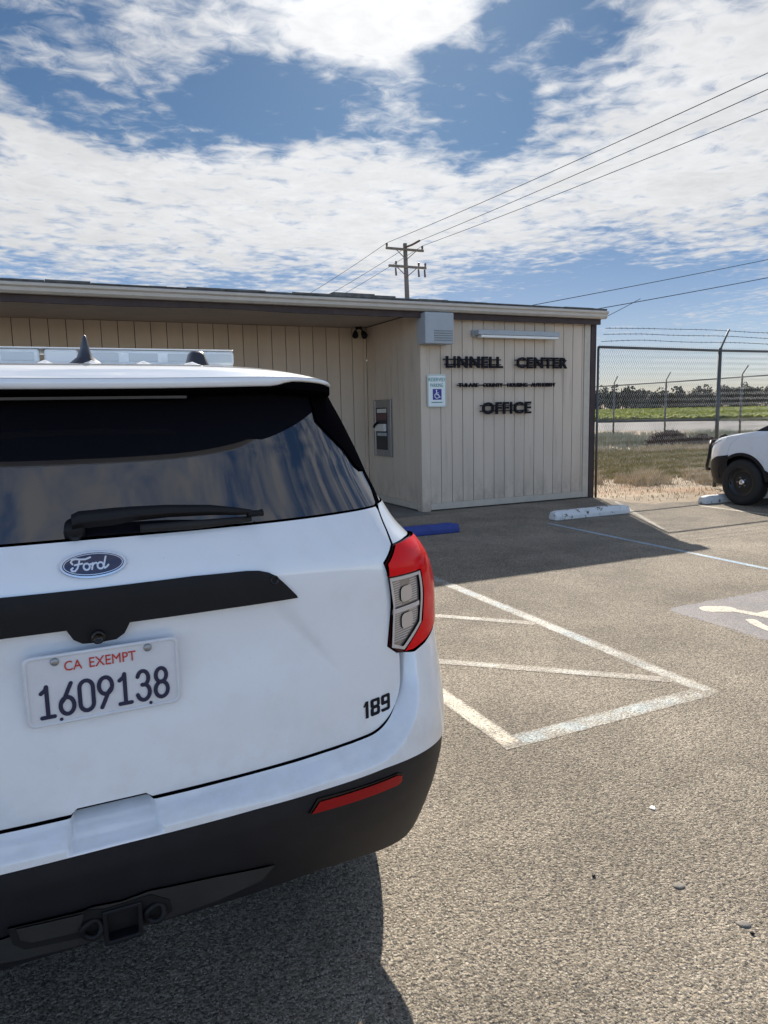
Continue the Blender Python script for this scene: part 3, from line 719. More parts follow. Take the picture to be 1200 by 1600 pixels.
def tumbleweed(px, py, w, h, label):
    dep = 1.62*FPX/(py-632); q = at_view(dep, px); o = tag(empty('tumbleweed', (q.x, q.y, 0)), label, 'bush', 'dark dried bushes on the verge')
    mb = MB(); tw = MB()
    for _ in range(1500):
        a = random.uniform(0, 6.283); ph = random.uniform(0, 1.5); rr_ = random.uniform(.55, 1.0)**.5
        k = 1+.14*math.sin(3*a+1)+.1*math.sin(7*a)
        c_ = Vector((w/2*k*rr_*math.cos(a)*math.cos(ph), w/2*k*rr_*math.sin(a)*math.cos(ph), h*(.08+.9*rr_*math.sin(ph)*random.uniform(.85, 1.05))))
        d1 = Vector((random.gauss(0, 1), random.gauss(0, 1), random.gauss(0, 1))).normalized()*.10; d2 = d1.cross(Vector((random.gauss(0, 1), random.gauss(0, 1), random.gauss(0, 1)))).normalized()*.02
        mb.add([c_-d1-d2, c_-d1+d2, c_+d1+d2*.3, c_+d1-d2*.3], [(0, 1, 2, 3)])
    mb.build('twigs', 'tumbleweed', o)
    for _ in range(9):
        a = random.uniform(0, 6.28); tw.tube([(0, 0, -.03), (w*.15*math.cos(a), w*.15*math.sin(a), h*.4), (w*.36*math.cos(a), w*.36*math.sin(a), h*.75)], [.02, .014, .006], 5)
    tw.build('stem', 'bark', o)
tumbleweed(1047, 695, 1.7, .66, 'round dark reddish tumbleweed behind the fence left of the post')
tumbleweed(1098, 697, 1.5, .48, 'lower dark tumbleweed partly behind the black push bumper')
# crop rows
mb = MB()
for _ in range(17000):
    dd = 81 + 300*random.random()**2.2; dd = round(dd/1.5)*1.5 + random.gauss(0, .12)
    azd = rad(random.uniform(36, 60)); u_ = Vector((math.sin(azd), math.cos(azd))); q = u_*(dd/(u_.dot(nrm)))
    s_ = random.uniform(.30, .62)*(1+dd/400)
    for k in range(3):
        a = random.uniform(0, 6.28); c_, s2 = math.cos(a)*s_, math.sin(a)*s_; zt = random.uniform(.35, .85)*s_*1.1
        mb.add([(q.x, q.y, -.02), (q.x+c_*.6-s2*.3, q.y+s2*.6+c_*.3, zt), (q.x+c_, q.y+s2, zt*.75), (q.x+c_*.6+s2*.3, q.y+s2*.6-c_*.3, zt)], [(0, 1, 2, 3)])
tag(mb.build('field_crop', 'crop_leaf'), 'yellow green leafy crop covering the field beyond the road', 'crop', kind='stuff')
# far wood
mb = MB(); 
for k in range(150):
    azd = rad(34 + 28*(k+random.random())/150); u_ = Vector((math.sin(azd), math.cos(azd))); q = u_*((425+random.uniform(0, 45))/(u_.dot(nrm)))
    H = random.uniform(9.5, 14.5)*(1.12 if 38 < math.degrees(azd) < 44 else 1); Wd = random.uniform(4.5, 7.5)
    mb.tube([(q.x, q.y, -.03), (q.x, q.y, H*.5)], [.3, .15], 5)
    lobes = [(random.gauss(0, Wd*.4), random.gauss(0, Wd*.4), H*random.uniform(.10, .86), Wd*random.uniform(.30, .5)) for _ in range(10)]
    for _ in range(280):
        lx, ly, lz, lr = random.choice(lobes); v = Vector((random.gauss(0, 1), random.gauss(0, 1), random.gauss(0, 1))).normalized()*lr*random.uniform(.6, 1.08)
        c_ = Vector((q.x+lx+v.x, q.y+ly+v.y, max(.5, lz+v.z*.85)))
        e1 = Vector((random.gauss(0, 1), random.gauss(0, 1), random.gauss(0, .7))).normalized()*random.uniform(.5, .95); e2 = e1.cross(Vector((random.gauss(0, 1), random.gauss(0, 1), random.gauss(0, 1)))).normalized()*random.uniform(.4, .8)
        mb.add([c_-e1, c_-e2, c_+e1, c_+e2], [(0, 1, 2, 3)])
tag(mb.build('far_wood', 'tree_leaf'), 'dark distant line of trees across the far edge of the field', 'trees', kind='stuff')
# ================================================================== VEHICLES
# body surface: every section at height z is a superellipse corner (half width W, depth A) set back from the tail by P
SN = 2.7
_th = np.linspace(0, math.pi/2, 2000); _xh = np.sin(_th)**(2/SN); _yh = 1-np.cos(_th)**(2/SN)
_s = np.concatenate([[0], np.cumsum(np.hypot(np.diff(_xh), .54*np.diff(_yh)))]); SL = _s[-1]; _u = _s/SL
PZ = [.34, .42, .48, .55, .62, .69, .735, .77, .785, .90, 1.0, 1.07, 1.13, 1.19, 1.25, 1.30, 1.365, 1.50, 1.60, 1.72]
PY = [.17, .11, .065, .032, .010, .0, .004, .062, .075, .0765, .080, .083, .084, .079, .077, .088, .118, .225, .30, .385]
BZ = [.34, .42, .48, .55, .62, .69, .735, .80, .88, .97, 1.3, 1.75]
BY = [.125, .085, .060, .032, .010, .0, .003, .012, .036, .062, .088, .40]
WZ = [.30, .45, .50, .60, .75, 1.0, 1.12, 1.2, 1.25, 1.3, 1.365, 1.45, 1.5, 1.55, 1.6, 1.65, 1.72]
WX = [.955, .978, .986, .992, .998, 1.0, 1.0, .97, .93, .875, .842, .81, .802, .788, .775, .755, .735]
def smooth_tab(zs, vs, sg):
    g = np.linspace(.2, 1.9, 1701); v = np.interp(g, zs, vs); k = np.exp(-.5*(np.arange(-80, 81)*.001/sg)**2); k /= k.sum()
    return g, np.convolve(np.pad(v, 80, 'edge'), k, 'valid')
# gate lower part and glass are separate smooth runs so that the glass keeps its own plane
_gP = smooth_tab(PZ[8:], PY[8:], .016); _gB = smooth_tab(BZ, BY, .010); _gW = smooth_tab(WZ, WX, .022); _gL = smooth_tab(PZ[:8], PY[:8], .008)
GLZ = np.array([1.30, 1.365, 1.45, 1.55, 1.65, 1.75]); GLY = np.array([.070, .120, .186, .263, .337, .410])
def Pgate(x, z): return np.interp(z, *_gP)
def Pglass(x, z): return np.interp(z, GLZ, GLY)
def Wz(z): return np.interp(z, *_gW)
def Az(z): return np.interp(z, [.3, 1.1, 1.3, 1.72], [.55, .54, .52, .42])
def gap_line(o_):   # tailgate seam, o_ = clearance (positive outwards)
    arc_ = [(.635+(.12+o_)*math.sin(rad(a)), .905-(.12+o_)*math.cos(rad(a))) for a in np.linspace(0, 90, 19)]
    return [(.0, .7865-o_), (.3, .7865-o_), (.5, .786-o_), (.60, .785-o_)] + arc_ + [(.7555+o_, .962)]
GAP = gap_line(0) + [(.757, 1.26), (.755, 1.30), (.750, 1.352)]
_gapd = []
for (a, b_) in zip(GAP[:-1], GAP[1:]):
    kk = max(2, int(math.dist(a, b_)/.0035))
    for k in range(kk): _gapd.append((a[0]+(b_[0]-a[0])*k/kk, a[1]+(b_[1]-a[1])*k/kk))
_gapd = np.array(_gapd)
def sstep(v): v = np.clip(v, 0, 1); return v*v*(3-2*v)
def Pgate_d(x, z):
    p_ = Pgate(x, z); ax = np.abs(x)
    # recess under the trim bar, closing along a slanted facet towards the corner
    edge_x = np.interp(z, [.98, 1.19], [.56, .435]); wid = np.interp(z, [.98, 1.19], [.015, .075])
    f = sstep((edge_x-ax)/wid) * sstep((z-.93)/.20) * sstep((1.215-z)/.02)
    return p_ + .013*f
def Pbump(x, z):
    p_ = np.interp(z, *_gB); ax = np.abs(np.asarray(x, float)); zz = np.asarray(z, float)
    sh = np.broadcast(ax, zz).shape; ax = np.broadcast_to(ax, sh).ravel(); zz = np.broadcast_to(zz, sh).ravel()
    dd = np.empty(len(ax))
    dd[:] = 1.0; near_ = np.where((zz > .70) & (np.abs(ax-.40) < .46))[0]
    for i in range(0, len(near_), 4000):
        j = near_[i:i+4000]; dd[j] = np.sqrt(((ax[j, None]-_gapd[None, :, 0])**2 + (zz[j, None]-_gapd[None, :, 1])**2).min(1))
    wid = np.interp(ax, [0, .3, .6, .9], [.034, .038, .046, .05])
    p2 = .060*np.clip(1-dd/wid, 0, 1)**1.15
    notch = .030*sstep((.086+.25*np.clip(.785-zz, 0, .05)-ax)/.012)*sstep((zz-.738)/.012)
    return p_ + (p2+notch).reshape(sh)
def u_of(x, z): return np.interp(np.abs(x)/Wz(z), _xh, _u)*np.sign(x)
def rear_pt(U, z, P, off=0.0):
    """U = signed distance round the tail in metres (SL at the start of the side)"""
    U = np.asarray(U, float); z = np.asarray(z, float)
    def raw(U, z):
        a = np.abs(U)/SL; c = np.clip(a, 0, 1); xh = np.interp(c, _u, _xh); yh = np.interp(c, _u, _yh)
        x = Wz(z)*xh*np.sign(U); y = P(x, z) + Az(z)*yh + np.maximum(a-1, 0)*SL
        return np.stack([x, y, z], -1)
    e = .0025; q = raw(U, z)
    n = np.cross(raw(U+e, z)-raw(U-e, z), raw(U, z+e)-raw(U, z-e)); n /= np.linalg.norm(n, axis=-1, keepdims=True)
    return q + n*off, n
def side_pt(sgn):
    def f(y, z, off=0.0):
        y = np.asarray(y, float); z = np.asarray(z, float)
        def raw(y, z): 
            fl = .012*np.exp(-((z-.72)/.12)**2)
            return np.stack([sgn*(Wz(z)+fl*0), y, z], -1)
        e = .004; q = raw(y, z); n = np.cross(raw(y+e, z)-raw(y-e, z), raw(y, z+e)-raw(y, z-e))*sgn; n /= np.linalg.norm(n, axis=-1, keepdims=True)
        return q+n*off, n
    return f
FZ = [.25, .40, .55, .75, .90, 1.0, 1.10, 1.3]; FYV = [.10, .03, .0, .0, .02, .07, .20, .5]; CL = 5.09
def front_pt(U, z, off=0.0):
    U = np.asarray(U, float); z = np.asarray(z, float)
    def raw(U, z):
        a = np.abs(U)/SL; c = np.clip(a, 0, 1); xh = np.interp(c, _u, _xh); yh = np.interp(c, _u, _yh)
        return np.stack([Wz(z)*xh*np.sign(U), CL-np.interp(z, FZ, FYV)-.62*yh-np.maximum(a-1, 0)*SL, z], -1)
    e = .004; q = raw(U, z); n = -np.cross(raw(U+e, z)-raw(U-e, z), raw(U, z+e)-raw(U, z-e)); n /= np.linalg.norm(n, axis=-1, keepdims=True)
    return q+n*off, n
def inside(pts, loops):
    r = np.zeros(len(pts), bool); X, Z = pts[:, 0], pts[:, 1]
    for L in loops:
        L = np.asarray(L); A_, B_ = L, np.roll(L, -1, 0)
        for (x0, z0), (x1, z1) in zip(A_, B_):
            if z0 == z1: continue
            c = ((z0 > Z) != (z1 > Z)); c &= X < (x1-x0)*(Z-z0)/(z1-z0)+x0; r ^= c
    return r
def densify(L, step):
    o = []
    for a, b_ in zip(L, L[1:]+L[:1]):
        k = max(1, int(math.ceil(math.dist(a, b_)/step)))
        o += [(a[0]+(b_[0]-a[0])*i/k, a[1]+(b_[1]-a[1])*i/k) for i in range(k)]
    return o
def mirror(R):   # R: right half from centre bottom to centre top
    return R + [(-a, b_) for a, b_ in reversed(R) if abs(a) > 1e-6]
def skin(name, loops, surf, off, step, mat_, parent, depth=.014, rim=0.0):
    """a panel: triangulated patch on the body surface, with exact normals and turned-in edges"""
    loops = [densify(list(L), step) for L in loops]; P0 = np.array([q for L in loops for q in L])
    mn, mx = P0.min(0), P0.max(0)
    gx = np.arange(mn[0]+step*.5, mx[0], step); gz = np.arange(mn[1]+step*.5, mx[1], step)
    G = np.stack(np.meshgrid(gx, gz), -1).reshape(-1, 2); G = G[inside(G, loops)]
    if len(G):
        dm = np.full(len(G), 9.0)
        for i in range(0, len(P0), 200): dm = np.minimum(dm, np.sqrt(((G[:, None]-P0[None, i:i+200])**2).sum(-1)).min(1))
        G = G[dm > step*.45]
    pts = [Vector(q) for q in np.concatenate([P0, G])]; ed = []; k = 0
    for L in loops: ed += [(k+i, k+(i+1) % len(L)) for i in range(len(L))]; k += len(L)
    vo, eo, fo, *_r = delaunay_2d_cdt(pts, ed, [], 0, 1e-7)
    V = np.array([tuple(v) for v in vo]); Fc = np.array([f for f in fo]); cen = V[Fc].mean(1); Fc = Fc[inside(cen, loops)]
    q, n = surf(V[:, 0], V[:, 1], off=off)
    # orientation
    a, b_, c = q[Fc[:, 0]], q[Fc[:, 1]], q[Fc[:, 2]]; fn = np.cross(b_-a, c-a); flip = (fn*n[Fc[:, 0]]).sum(1) < 0
    Fc[flip] = Fc[flip][:, ::-1]
    verts = [tuple(v) for v in q]; norms = [tuple(v) for v in n]; faces = [tuple(int(i) for i in f) for f in Fc]
    if depth:
        for L in loops:
            LA = np.array(L); s0, n0 = surf(LA[:, 0], LA[:, 1], off=off); s1 = s0-n0*depth; k0 = len(verts); m_ = len(L)
            tg = np.roll(s0, -1, 0)-np.roll(s0, 1, 0); sn_ = np.cross(tg, n0); sn_ /= np.linalg.norm(sn_, axis=1, keepdims=True)+1e-9
            tst = (np.roll(LA, -1, 0)-LA); area = (LA[:, 0]*np.roll(LA[:, 1], -1)-LA[:, 1]*np.roll(LA[:, 0], -1)).sum()
            verts += [tuple(v) for v in s0] + [tuple(v) for v in s1]; norms += [tuple(v) for v in sn_]*2
            faces += [(k0+i, k0+(i+1) % m_, k0+m_+(i+1) % m_, k0+m_+i) for i in range(m_)]
    me = bpy.data.meshes.new(name); me.from_pydata(verts, [], faces); me.update(); me.shade_smooth()
    me.normals_split_custom_set_from_vertices(norms)
    return link(name, me, mat_, parent)
def R2U(L): return [(float(u_of(x, z))*SL, z) for x, z in L]
def gate_s(U, z, off=0.0): return rear_pt(U, z, Pgate_d, off)
def glass_s(U, z, off=0.0): return rear_pt(U, z, Pglass, off)
def bump_s(U, z, off=0.0): return rear_pt(U, z, Pbump, off)
def Plow(x, z): return np.interp(z, *_gB)
def low_s(U, z, off=0.0): return rear_pt(U, z, Plow, off)
def gate_xyz(x, z, off=0.0, s=None):
    q, n = (s or gate_s)(float(u_of(x, z))*SL, z, off=off); return Vector(q), Vector(n)
def prism_on(mb, poly, surf, d0, d1):
    """poly in (x,z): thin solid lying on the surface"""
    lo = [gate_xyz(a, b_, d0, surf)[0] for a, b_ in poly]; hi = [gate_xyz(a, b_, d1, surf)[0] for a, b_ in poly]; n = len(poly)
    mb.add(lo+hi, [tuple(range(n)), tuple(range(2*n-1, n-1, -1))] + [(i, (i+1) % n, (i+1) % n+n, i+n) for i in range(n)]); return mb
def strokes_on(strokes, w, surf, d0, d1):
    mb = MB()
    for j, pts in enumerate(strokes):
        for i, q in enumerate(pts):
            q = Vector(q); e = .00003*(i % 5)
            prism_on(mb, [(q.x+w/2*math.cos(a), q.y+w/2*math.sin(a)) for a in np.linspace(0, 2*math.pi, 10, endpoint=False)], surf, d0, d1+e)
            if i:
                p_ = Vector(pts[i-1]); t_ = q-p_
                if t_.length < 1e-6: continue
                t_.normalize(); n_ = Vector((-t_.y, t_.x))*w/2
                prism_on(mb, [tuple(p_+n_), tuple(p_-n_), tuple(q-n_), tuple(q+n_)], surf, d0, d1+.00018)
    return mb
def arcp(cx_, cz_, rx, rz_, a0, a1, k=12): return [(cx_+rx*math.cos(rad(a0+(a1-a0)*i/k)), cz_+rz_*math.sin(rad(a0+(a1-a0)*i/k))) for i in range(k+1)]

suv = tag(empty('suv', (.06, 1.5, 0)), 'white police style SUV seen from behind with plate 1609138', 'SUV')
# dark inner shell behind all the panel gaps
def liner(U, z, off=0.0): return rear_pt(U, z, lambda x, zz: np.maximum(np.interp(zz, *_gB), Pgate(x, zz))+.05, off)
skin('inner_shell', [[(-SL-.1, .50), (SL+.1, .50), (SL+.1, 1.36), (-SL-.1, 1.36)]], liner, 0, .06, 'inner_black', suv, depth=0)
# tailgate
g_r = [(0, .799), (.070, .799), (.083, .7885)] + gap_line(-.0018)[1:] + [(.752, .973), (.743, .975), (.7085, 1.003), (.7075, 1.228), (.753, 1.267), (.7525, 1.30), (.7475, 1.352), (.742, 1.362), (.60, 1.3645), (.3, 1.366), (0, 1.3665)]
gate = skin('tailgate', [R2U(mirror(g_r))], gate_s, 0, .0125, 'car_white', suv, depth=.02)
# bumper: white upper cover and black lower
bw = [(0, .735), (.3, .733), (.46, .728), (.65, .719), (.76, .706), (.88, .69), (.96, .675)]
b_up = gap_line(.0018)
loopR = R2U(bw) + [(SL+.0, .665), (SL+.12, .66), (SL+.10, .80), (SL+.05, 1.034), (SL+.0, 1.020)] + R2U([(.93, .991), (.86, .971), (.80, .9645)]) + R2U(b_up[::-1])
cover = skin('bumper_cover', [mirror(loopR)], bump_s, 0, .007, 'car_white', suv, depth=.03)
bb = [(0, .497), (.3, .487), (.47, .480), (.60, .452), (.69, .422), (.80, .382)]
lowR = R2U(bb) + [(SL-.05, .37), (SL+.14, .38), (SL+.12, .655), (SL, .660)] + R2U([(x, z-.003) for x, z in bw[::-1]])
low = skin('lower_bumper', [mirror(lowR)], low_s, -.003, .02, 'bumper_black', suv, depth=.07)
# body coloured lip joint: fine shadow line between white and black comes from the 3 mm step
val = [(0, .600), (.057, .607), (.20, .590), (.342, .566), (.311, .530), (.20, .512), (.1, .505), (0, .503)]
skin('valance', [R2U(mirror(val[::-1]))], low_s, .002, .02, 'valance_grey', low, depth=.008)
skin('hitch_recess_shade', [R2U([(-.215, .612), (-.21, .566), (-.19, .542), (-.09, .529), (.03, .509), (.085, .512), (.105, .53), (.10, .565), (.06, .598), (-.035, .594), (-.06, .604)])], low_s, .0035, .02, 'inner_black', low, depth=.004)  # flat black patch: shade inside the hitch cutout, put in as colour
skin('hitch_cover', [R2U([(-.20, .608), (-.195, .575), (-.175, .560), (-.085, .552), (-.075, .600)])], low_s, .006, .02, 'valance_grey', low, depth=.004)
q, n = gate_xyz(0, .548, 0, low_s); mb = MB(); w0, w1 = .040, .030
def sq(w, y): return [(-w, y, .548-w), (w, y, .548-w), (w, y, .548+w), (-w, y, .548+w)]
yb = q.y-.022; vs = sq(w0, yb)+sq(w1, yb)+sq(w0, yb+.10)+sq(w1, yb+.10)
mb.add(vs, [(i, (i+1) % 4, 4+(i+1) % 4, 4+i) for i in range(4)] + [(i, 8+i, 8+(i+1) % 4, (i+1) % 4) for i in range(4)] + [(4+i, 4+(i+1) % 4, 12+(i+1) % 4, 12+i) for i in range(4)] + [(12, 13, 14, 15)])
mb.build('hitch_receiver', 'satin_black', low, bevel=.003)
for sx, sz in ((-.062, .552), (.066, .545)):
    yq = gate_xyz(sx, sz, 0, low_s)[0].y-.012
    MB().tube([(sx+.019*math.cos(a), yq+.004*math.sin(2*a), sz+.019*math.sin(a)) for a in np.linspace(0, 2*math.pi, 21)], .0065, 8, caps=False).build('chain_loop', 'satin_black', low, smooth=True)
# reflectors
for s_ in (1, -1):
    L = [(.432, .680), (.455, .7035), (.69, .6845), (.707, .676), (.705, .659), (.69, .655), (.565, .667)]
    if s_ < 0: L = [(-a, b_) for a, b_ in L][::-1]
    skin('reflector_bezel', [R2U([((abs(a)-.57)*1.04*s_+.57*s_, (b_-.68)*1.25+.682) for a, b_ in L])], low_s, .001, .02, 'gloss_black', low, depth=.004)
    skin('bumper_reflector', [R2U(L)], low_s, .004, .02, 'reflector_red', low, depth=.006)
# rear glass
gl = [(0, 1.372), (.3, 1.3715), (.60, 1.370), (.738, 1.367), (.752, 1.372), (.764, 1.42), (.757, 1.46), (.742, 1.52), (.725, 1.585), (.705, 1.65), (.695, 1.705), (.5, 1.712), (0, 1.714)]
glass = skin('rear_glass', [R2U(mirror(gl))], glass_s, .0, .02, 'car_glass', suv, depth=.012)
for s_ in (1, -1):
    wing = [(.612, 1.60), (.644, 1.561), (.686, 1.518), (.713, 1.472), (.735, 1.456), (.764, 1.452), (.752, 1.52), (.735, 1.585), (.716, 1.65), (.705, 1.70), (.62, 1.70)]
    if s_ < 0: wing = [(-a, b_) for a, b_ in wing][::-1]
    skin('spoiler_wing', [R2U(wing)], glass_s, .005, .02, 'wing_black', suv, depth=.006)
    ed_ = [(.750, 1.366), (.762, 1.41), (.757, 1.46), (.742, 1.52), (.725, 1.585), (.705, 1.65), (.695, 1.70), (.712, 1.70), (.722, 1.65), (.742, 1.585), (.760, 1.52), (.774, 1.46), (.782, 1.41), (.772, 1.366)]
    if s_ < 0: ed_ = [(-a, b_) for a, b_ in ed_][::-1]
    skin('glass_trim', [R2U(ed_)], glass_s, .002, .02, 'wing_black', suv, depth=.02)
# D pillar, shoulder and quarter panel
def shoulder_P(x, z): return np.where(z > 1.34, Pglass(x, z), Pgate(x, z))
def sh_s(U, z, off=0.0): return rear_pt(U, z, lambda x, zz: np.interp(zz, *_shP), off)
_zz = np.linspace(1.2, 1.8, 400); _shP = (_zz, np.where(_zz < 1.33, np.interp(_zz, *_gP), np.maximum(np.interp(_zz, *_gP), np.interp(_zz, GLZ, GLY))))
for s_ in (1, -1):
    sh = R2U([(.7625, 1.266), (.760, 1.30), (.755, 1.350), (.7605, 1.366)]) + [(SL+.05, 1.366), (SL+.05, 1.26)] + R2U([(.90, 1.262), (.83, 1.268)])
    pil = R2U([(.776, 1.370), (.786, 1.41), (.778, 1.46), (.764, 1.52), (.746, 1.585), (.726, 1.65), (.716, 1.70)]) + [(SL-.02, 1.69), (SL+.04, 1.55), (SL+.05, 1.37)]
    if s_ < 0: sh = [(-a, b_) for a, b_ in sh][::-1]; pil = [(-a, b_) for a, b_ in pil][::-1]
    skin('shoulder_panel', [sh], sh_s, 0, .0125, 'car_white', suv, depth=.02)
    skin('rear_pillar', [pil], glass_s, -.004, .025, 'car_white', suv, depth=.02)
# tail lamps
for s_ in (1, -1):
    fl_ = (lambda L: [(-a, b_) for a, b_ in L][::-1]) if s_ < 0 else (lambda L: list(L))
    outer = R2U([(.711, 1.005), (.7100, 1.2235), (.757, 1.2635), (.83, 1.2635), (.90, 1.256)]) + [(SL-.05, 1.238), (SL+.22, 1.20), (SL+.28, 1.15), (SL+.20, 1.09), (SL+.02, 1.03)] + R2U([(.93, .995), (.86, .975), (.80, .968), (.755, .973)])
    hs = skin('tail_lamp', [fl_(outer)], gate_s, .003, .0125, 'lens_smoke', suv, depth=.03)
    red_o = R2U([(.7150, 1.190), (.7145, 1.2215), (.758, 1.2605), (.83, 1.2605), (.90, 1.253)]) + [(SL-.05, 1.235), (SL+.20, 1.195), (SL+.26, 1.15), (SL+.19, 1.095), (SL+.01, 1.034)] + R2U([(.93, .998), (.86, .978), (.80, .971), (.764, .976), (.848, 1.036), (.850, 1.180)])
    skin('red_lens', [fl_(red_o)], gate_s, .011, .0125, 'lens_red', hs, depth=.008)
    win = [(.7155, 1.186), (.846, 1.176), (.839, 1.033), (.762, .981), (.7155, 1.000)]; wi = [(.7235, 1.1765), (.837, 1.1685), (.831, 1.039), (.758, .991), (.7235, 1.007)]
    sx = lambda L: ([(-a, b_) for a, b_ in L][::-1] if s_ < 0 else L)
    skin('lamp_window', [R2U(sx(wi))], gate_s, .0042, .02, 'lamp_ribs', hs, depth=.002)
    skin('lamp_frame', [R2U(sx(win)), R2U(sx(wi))], gate_s, .0108, .02, 'lamp_frame', hs, depth=.006)
    skin('lamp_divider', [R2U(sx([(.7235, 1.087), (.834, 1.085), (.834, 1.098), (.7235, 1.100)]))], gate_s, .0100, .02, 'lamp_frame', hs, depth=.005)
    for bz in (1.132, 1.058):
        rr_ = [(s_*(.781+a), bz+b_) for a, b_ in round_rect(.046, .042, .014, 6)]
        skin('bulb_cover', [R2U(rr_)], gate_s, .0085, .02, 'lamp_clear', hs, depth=.004)
    mb = MB()
    for k in range(26):
        zt = 1.010+.0063*k
        if abs(zt-1.093) < .010: continue
        x1 = min(.830, .757+(zt-.9965)*1.35)
        if x1 > .742: prism_on(mb, [(s_*.727, zt), (s_*x1, zt), (s_*x1, zt+.0026), (s_*.727, zt+.0026)], gate_s, .0043, .0068)
    o = mb.build('lens_ribs', 'lamp_clear', hs); o['kind'] = 'stuff'
# trim bar with camera
bar = [(0, 1.270), (.20, 1.2715), (.32, 1.268), (.35, 1.2645), (.373, 1.2575), (.389, 1.248), (.405, 1.233), (.440, 1.194), (.443, 1.188), (.267, 1.190), (.062, 1.190), (.050, 1.168), (.033, 1.157), (.0, 1.155)]
tb = skin('trim_bar', [R2U(mirror(bar[::-1]))], gate_s, .0, .02, 'satin_black', suv, depth=.0)
bpy.data.objects.remove(tb)
def bar_s(U, z, off=0.0): return rear_pt(U, z, Pgate, off)
tb = skin('trim_bar', [R2U(mirror(bar[::-1]))], bar_s, .007, .015, 'satin_black', suv, depth=.03)
q, n = gate_xyz(-.003, 1.170, .008, bar_s)
MB().lathe([(.006, .014), (-.012, .014), (-.014, .009), (-.010, .0075), (-.010, .0005)], q, 'y', 20).build('camera_lens', 'gloss_black', tb, smooth=True)
q, n = gate_xyz(.385, 1.239, .008, bar_s)
MB().lathe([(.004, .011), (-.002, .0105), (-.0025, .008), (.002, .006), (.002, .0005)], q, 'y', 18).build('lock_button', 'gloss_black', tb, smooth=True)
# badge
q, n = gate_xyz(0, 1.317, .0)
def oval_s(U, z, off=0.0): return gate_s(U, z, off)
def oval(rx, rz_, k=40): return [(rx*math.cos(2*math.pi*i/k), 1.317+rz_*math.sin(2*math.pi*i/k)) for i in range(k)]
bd = skin('badge', [R2U(oval(.0655, .0262))], gate_s, .005, .01, 'badge_chrome', suv, depth=.008)
skin('badge_field', [R2U(oval(.0600, .0222))], gate_s, .0065, .01, 'badge_blue', bd, depth=.002)
mb = MB(); oo, ii_ = oval(.0580, .0205), oval(.0563, .0192); k = 40
mb.add([gate_xyz(a, b_, .0072)[0] for a, b_ in oo]+[gate_xyz(a, b_, .0072)[0] for a, b_ in ii_], [(i, (i+1) % k, k+(i+1) % k, k+i) for i in range(k)]); mb.build('badge_ring', 'badge_chrome', bd)
zb = 1.317
def sc(L): return [(a*.00100, zb+b_*.00100) for a, b_ in L]
ford = [  # hand drawn script, millimetres
    sc([(-40, 3), (-43, 7), (-40, 11.5), (-33, 12.5), (-24, 11), (-15, 10.5), (-8, 12.5), (-5, 13.5)]),
    sc([(-26, 11), (-28, 3), (-31, -5), (-36, -10.5), (-42, -10), (-43.5, -6.5), (-40, -4)]),
    sc([(-36, 1), (-29, 2), (-21, 2.6)]),
    sc(arcp(-13.5, -4, 6, 6.2, 60, 420, 16)), sc([(-8, -.5), (-4, .5), (-1, 1.5)]),
    sc([(-1, 2), (-3.5, -9.5)]), sc([(-2.5, -3), (1.5, 1), (5.5, 2), (7, .5)]),
    sc(arcp(13.5, -4, 6, 6.2, 40, 400, 16)), sc([(25, 12.5), (22, 3), (19.5, -7), (21.5, -9.5), (26, -7), (29, -4)])]
strokes_on(ford, .0034, gate_s, .0066, .0078).build('badge_script', 'badge_chrome', bd)
# wiper
wz = lambda x, z, o_: tuple(gate_xyz(x, z, o_, glass_s)[0])
wp_ = empty('wiper'); wp_.parent = suv
mb = MB()
sec = [(-.035, 1.388, .016, .030), (-.02, 1.392, .019, .034), (.05, 1.394, .019, .034), (.085, 1.396, .016, .030), (.16, 1.396, .014, .026), (.25, 1.391, .012, .022), (.31, 1.383, .010, .016), (.345, 1.378, .007, .010)]
vs, fs = [], []
for i, (x_, z_, hh2, hz) in enumerate(sec):
    c0, n0 = gate_xyz(x_, z_, .034, glass_s); upv = Vector((0, .55, .84))
    for (a, b_) in ((-1, -.6), (-.8, .6), (0, 1), (.8, .6), (1, -.6), (.6, -1), (-.6, -1)):
        vs.append(c0 + upv*(a*hz*.52) + n0*(b_*hh2*.8))
    if i: fs += [((i-1)*7+j, (i-1)*7+(j+1) % 7, i*7+(j+1) % 7, i*7+j) for j in range(7)]
fs += [tuple(range(7))[::-1], tuple((len(sec)-1)*7+j for j in range(7))]
mb.add(vs, fs).build('wiper_arm', 'satin_black', wp_, smooth=True, bevel=.003)
MB().tube([wz(.10, 1.372, .018), wz(.22, 1.371, .016), wz(.345, 1.371, .018)], [.009, .010, .007], 8).build('wiper_blade', 'rubber', wp_, smooth=True)
MB().tube([wz(.335, 1.3765, .030), wz(.365, 1.3765, .028), wz(.371, 1.377, .028)], [.0075, .0075, .009], 10).build('wiper_tip', 'satin_black', wp_, smooth=True)
MB().tube([wz(-.03, 1.383, .0), wz(-.03, 1.383, .028)], [.022, .02], 14).build('wiper_pivot', 'satin_black', wp_, smooth=True)
# number decals and plate
mb = MB(); x0 = .622
def decal(L, dx_): return [(x0+dx_+a*.001*1.0, .8305+b_*.001) for a, b_ in L]
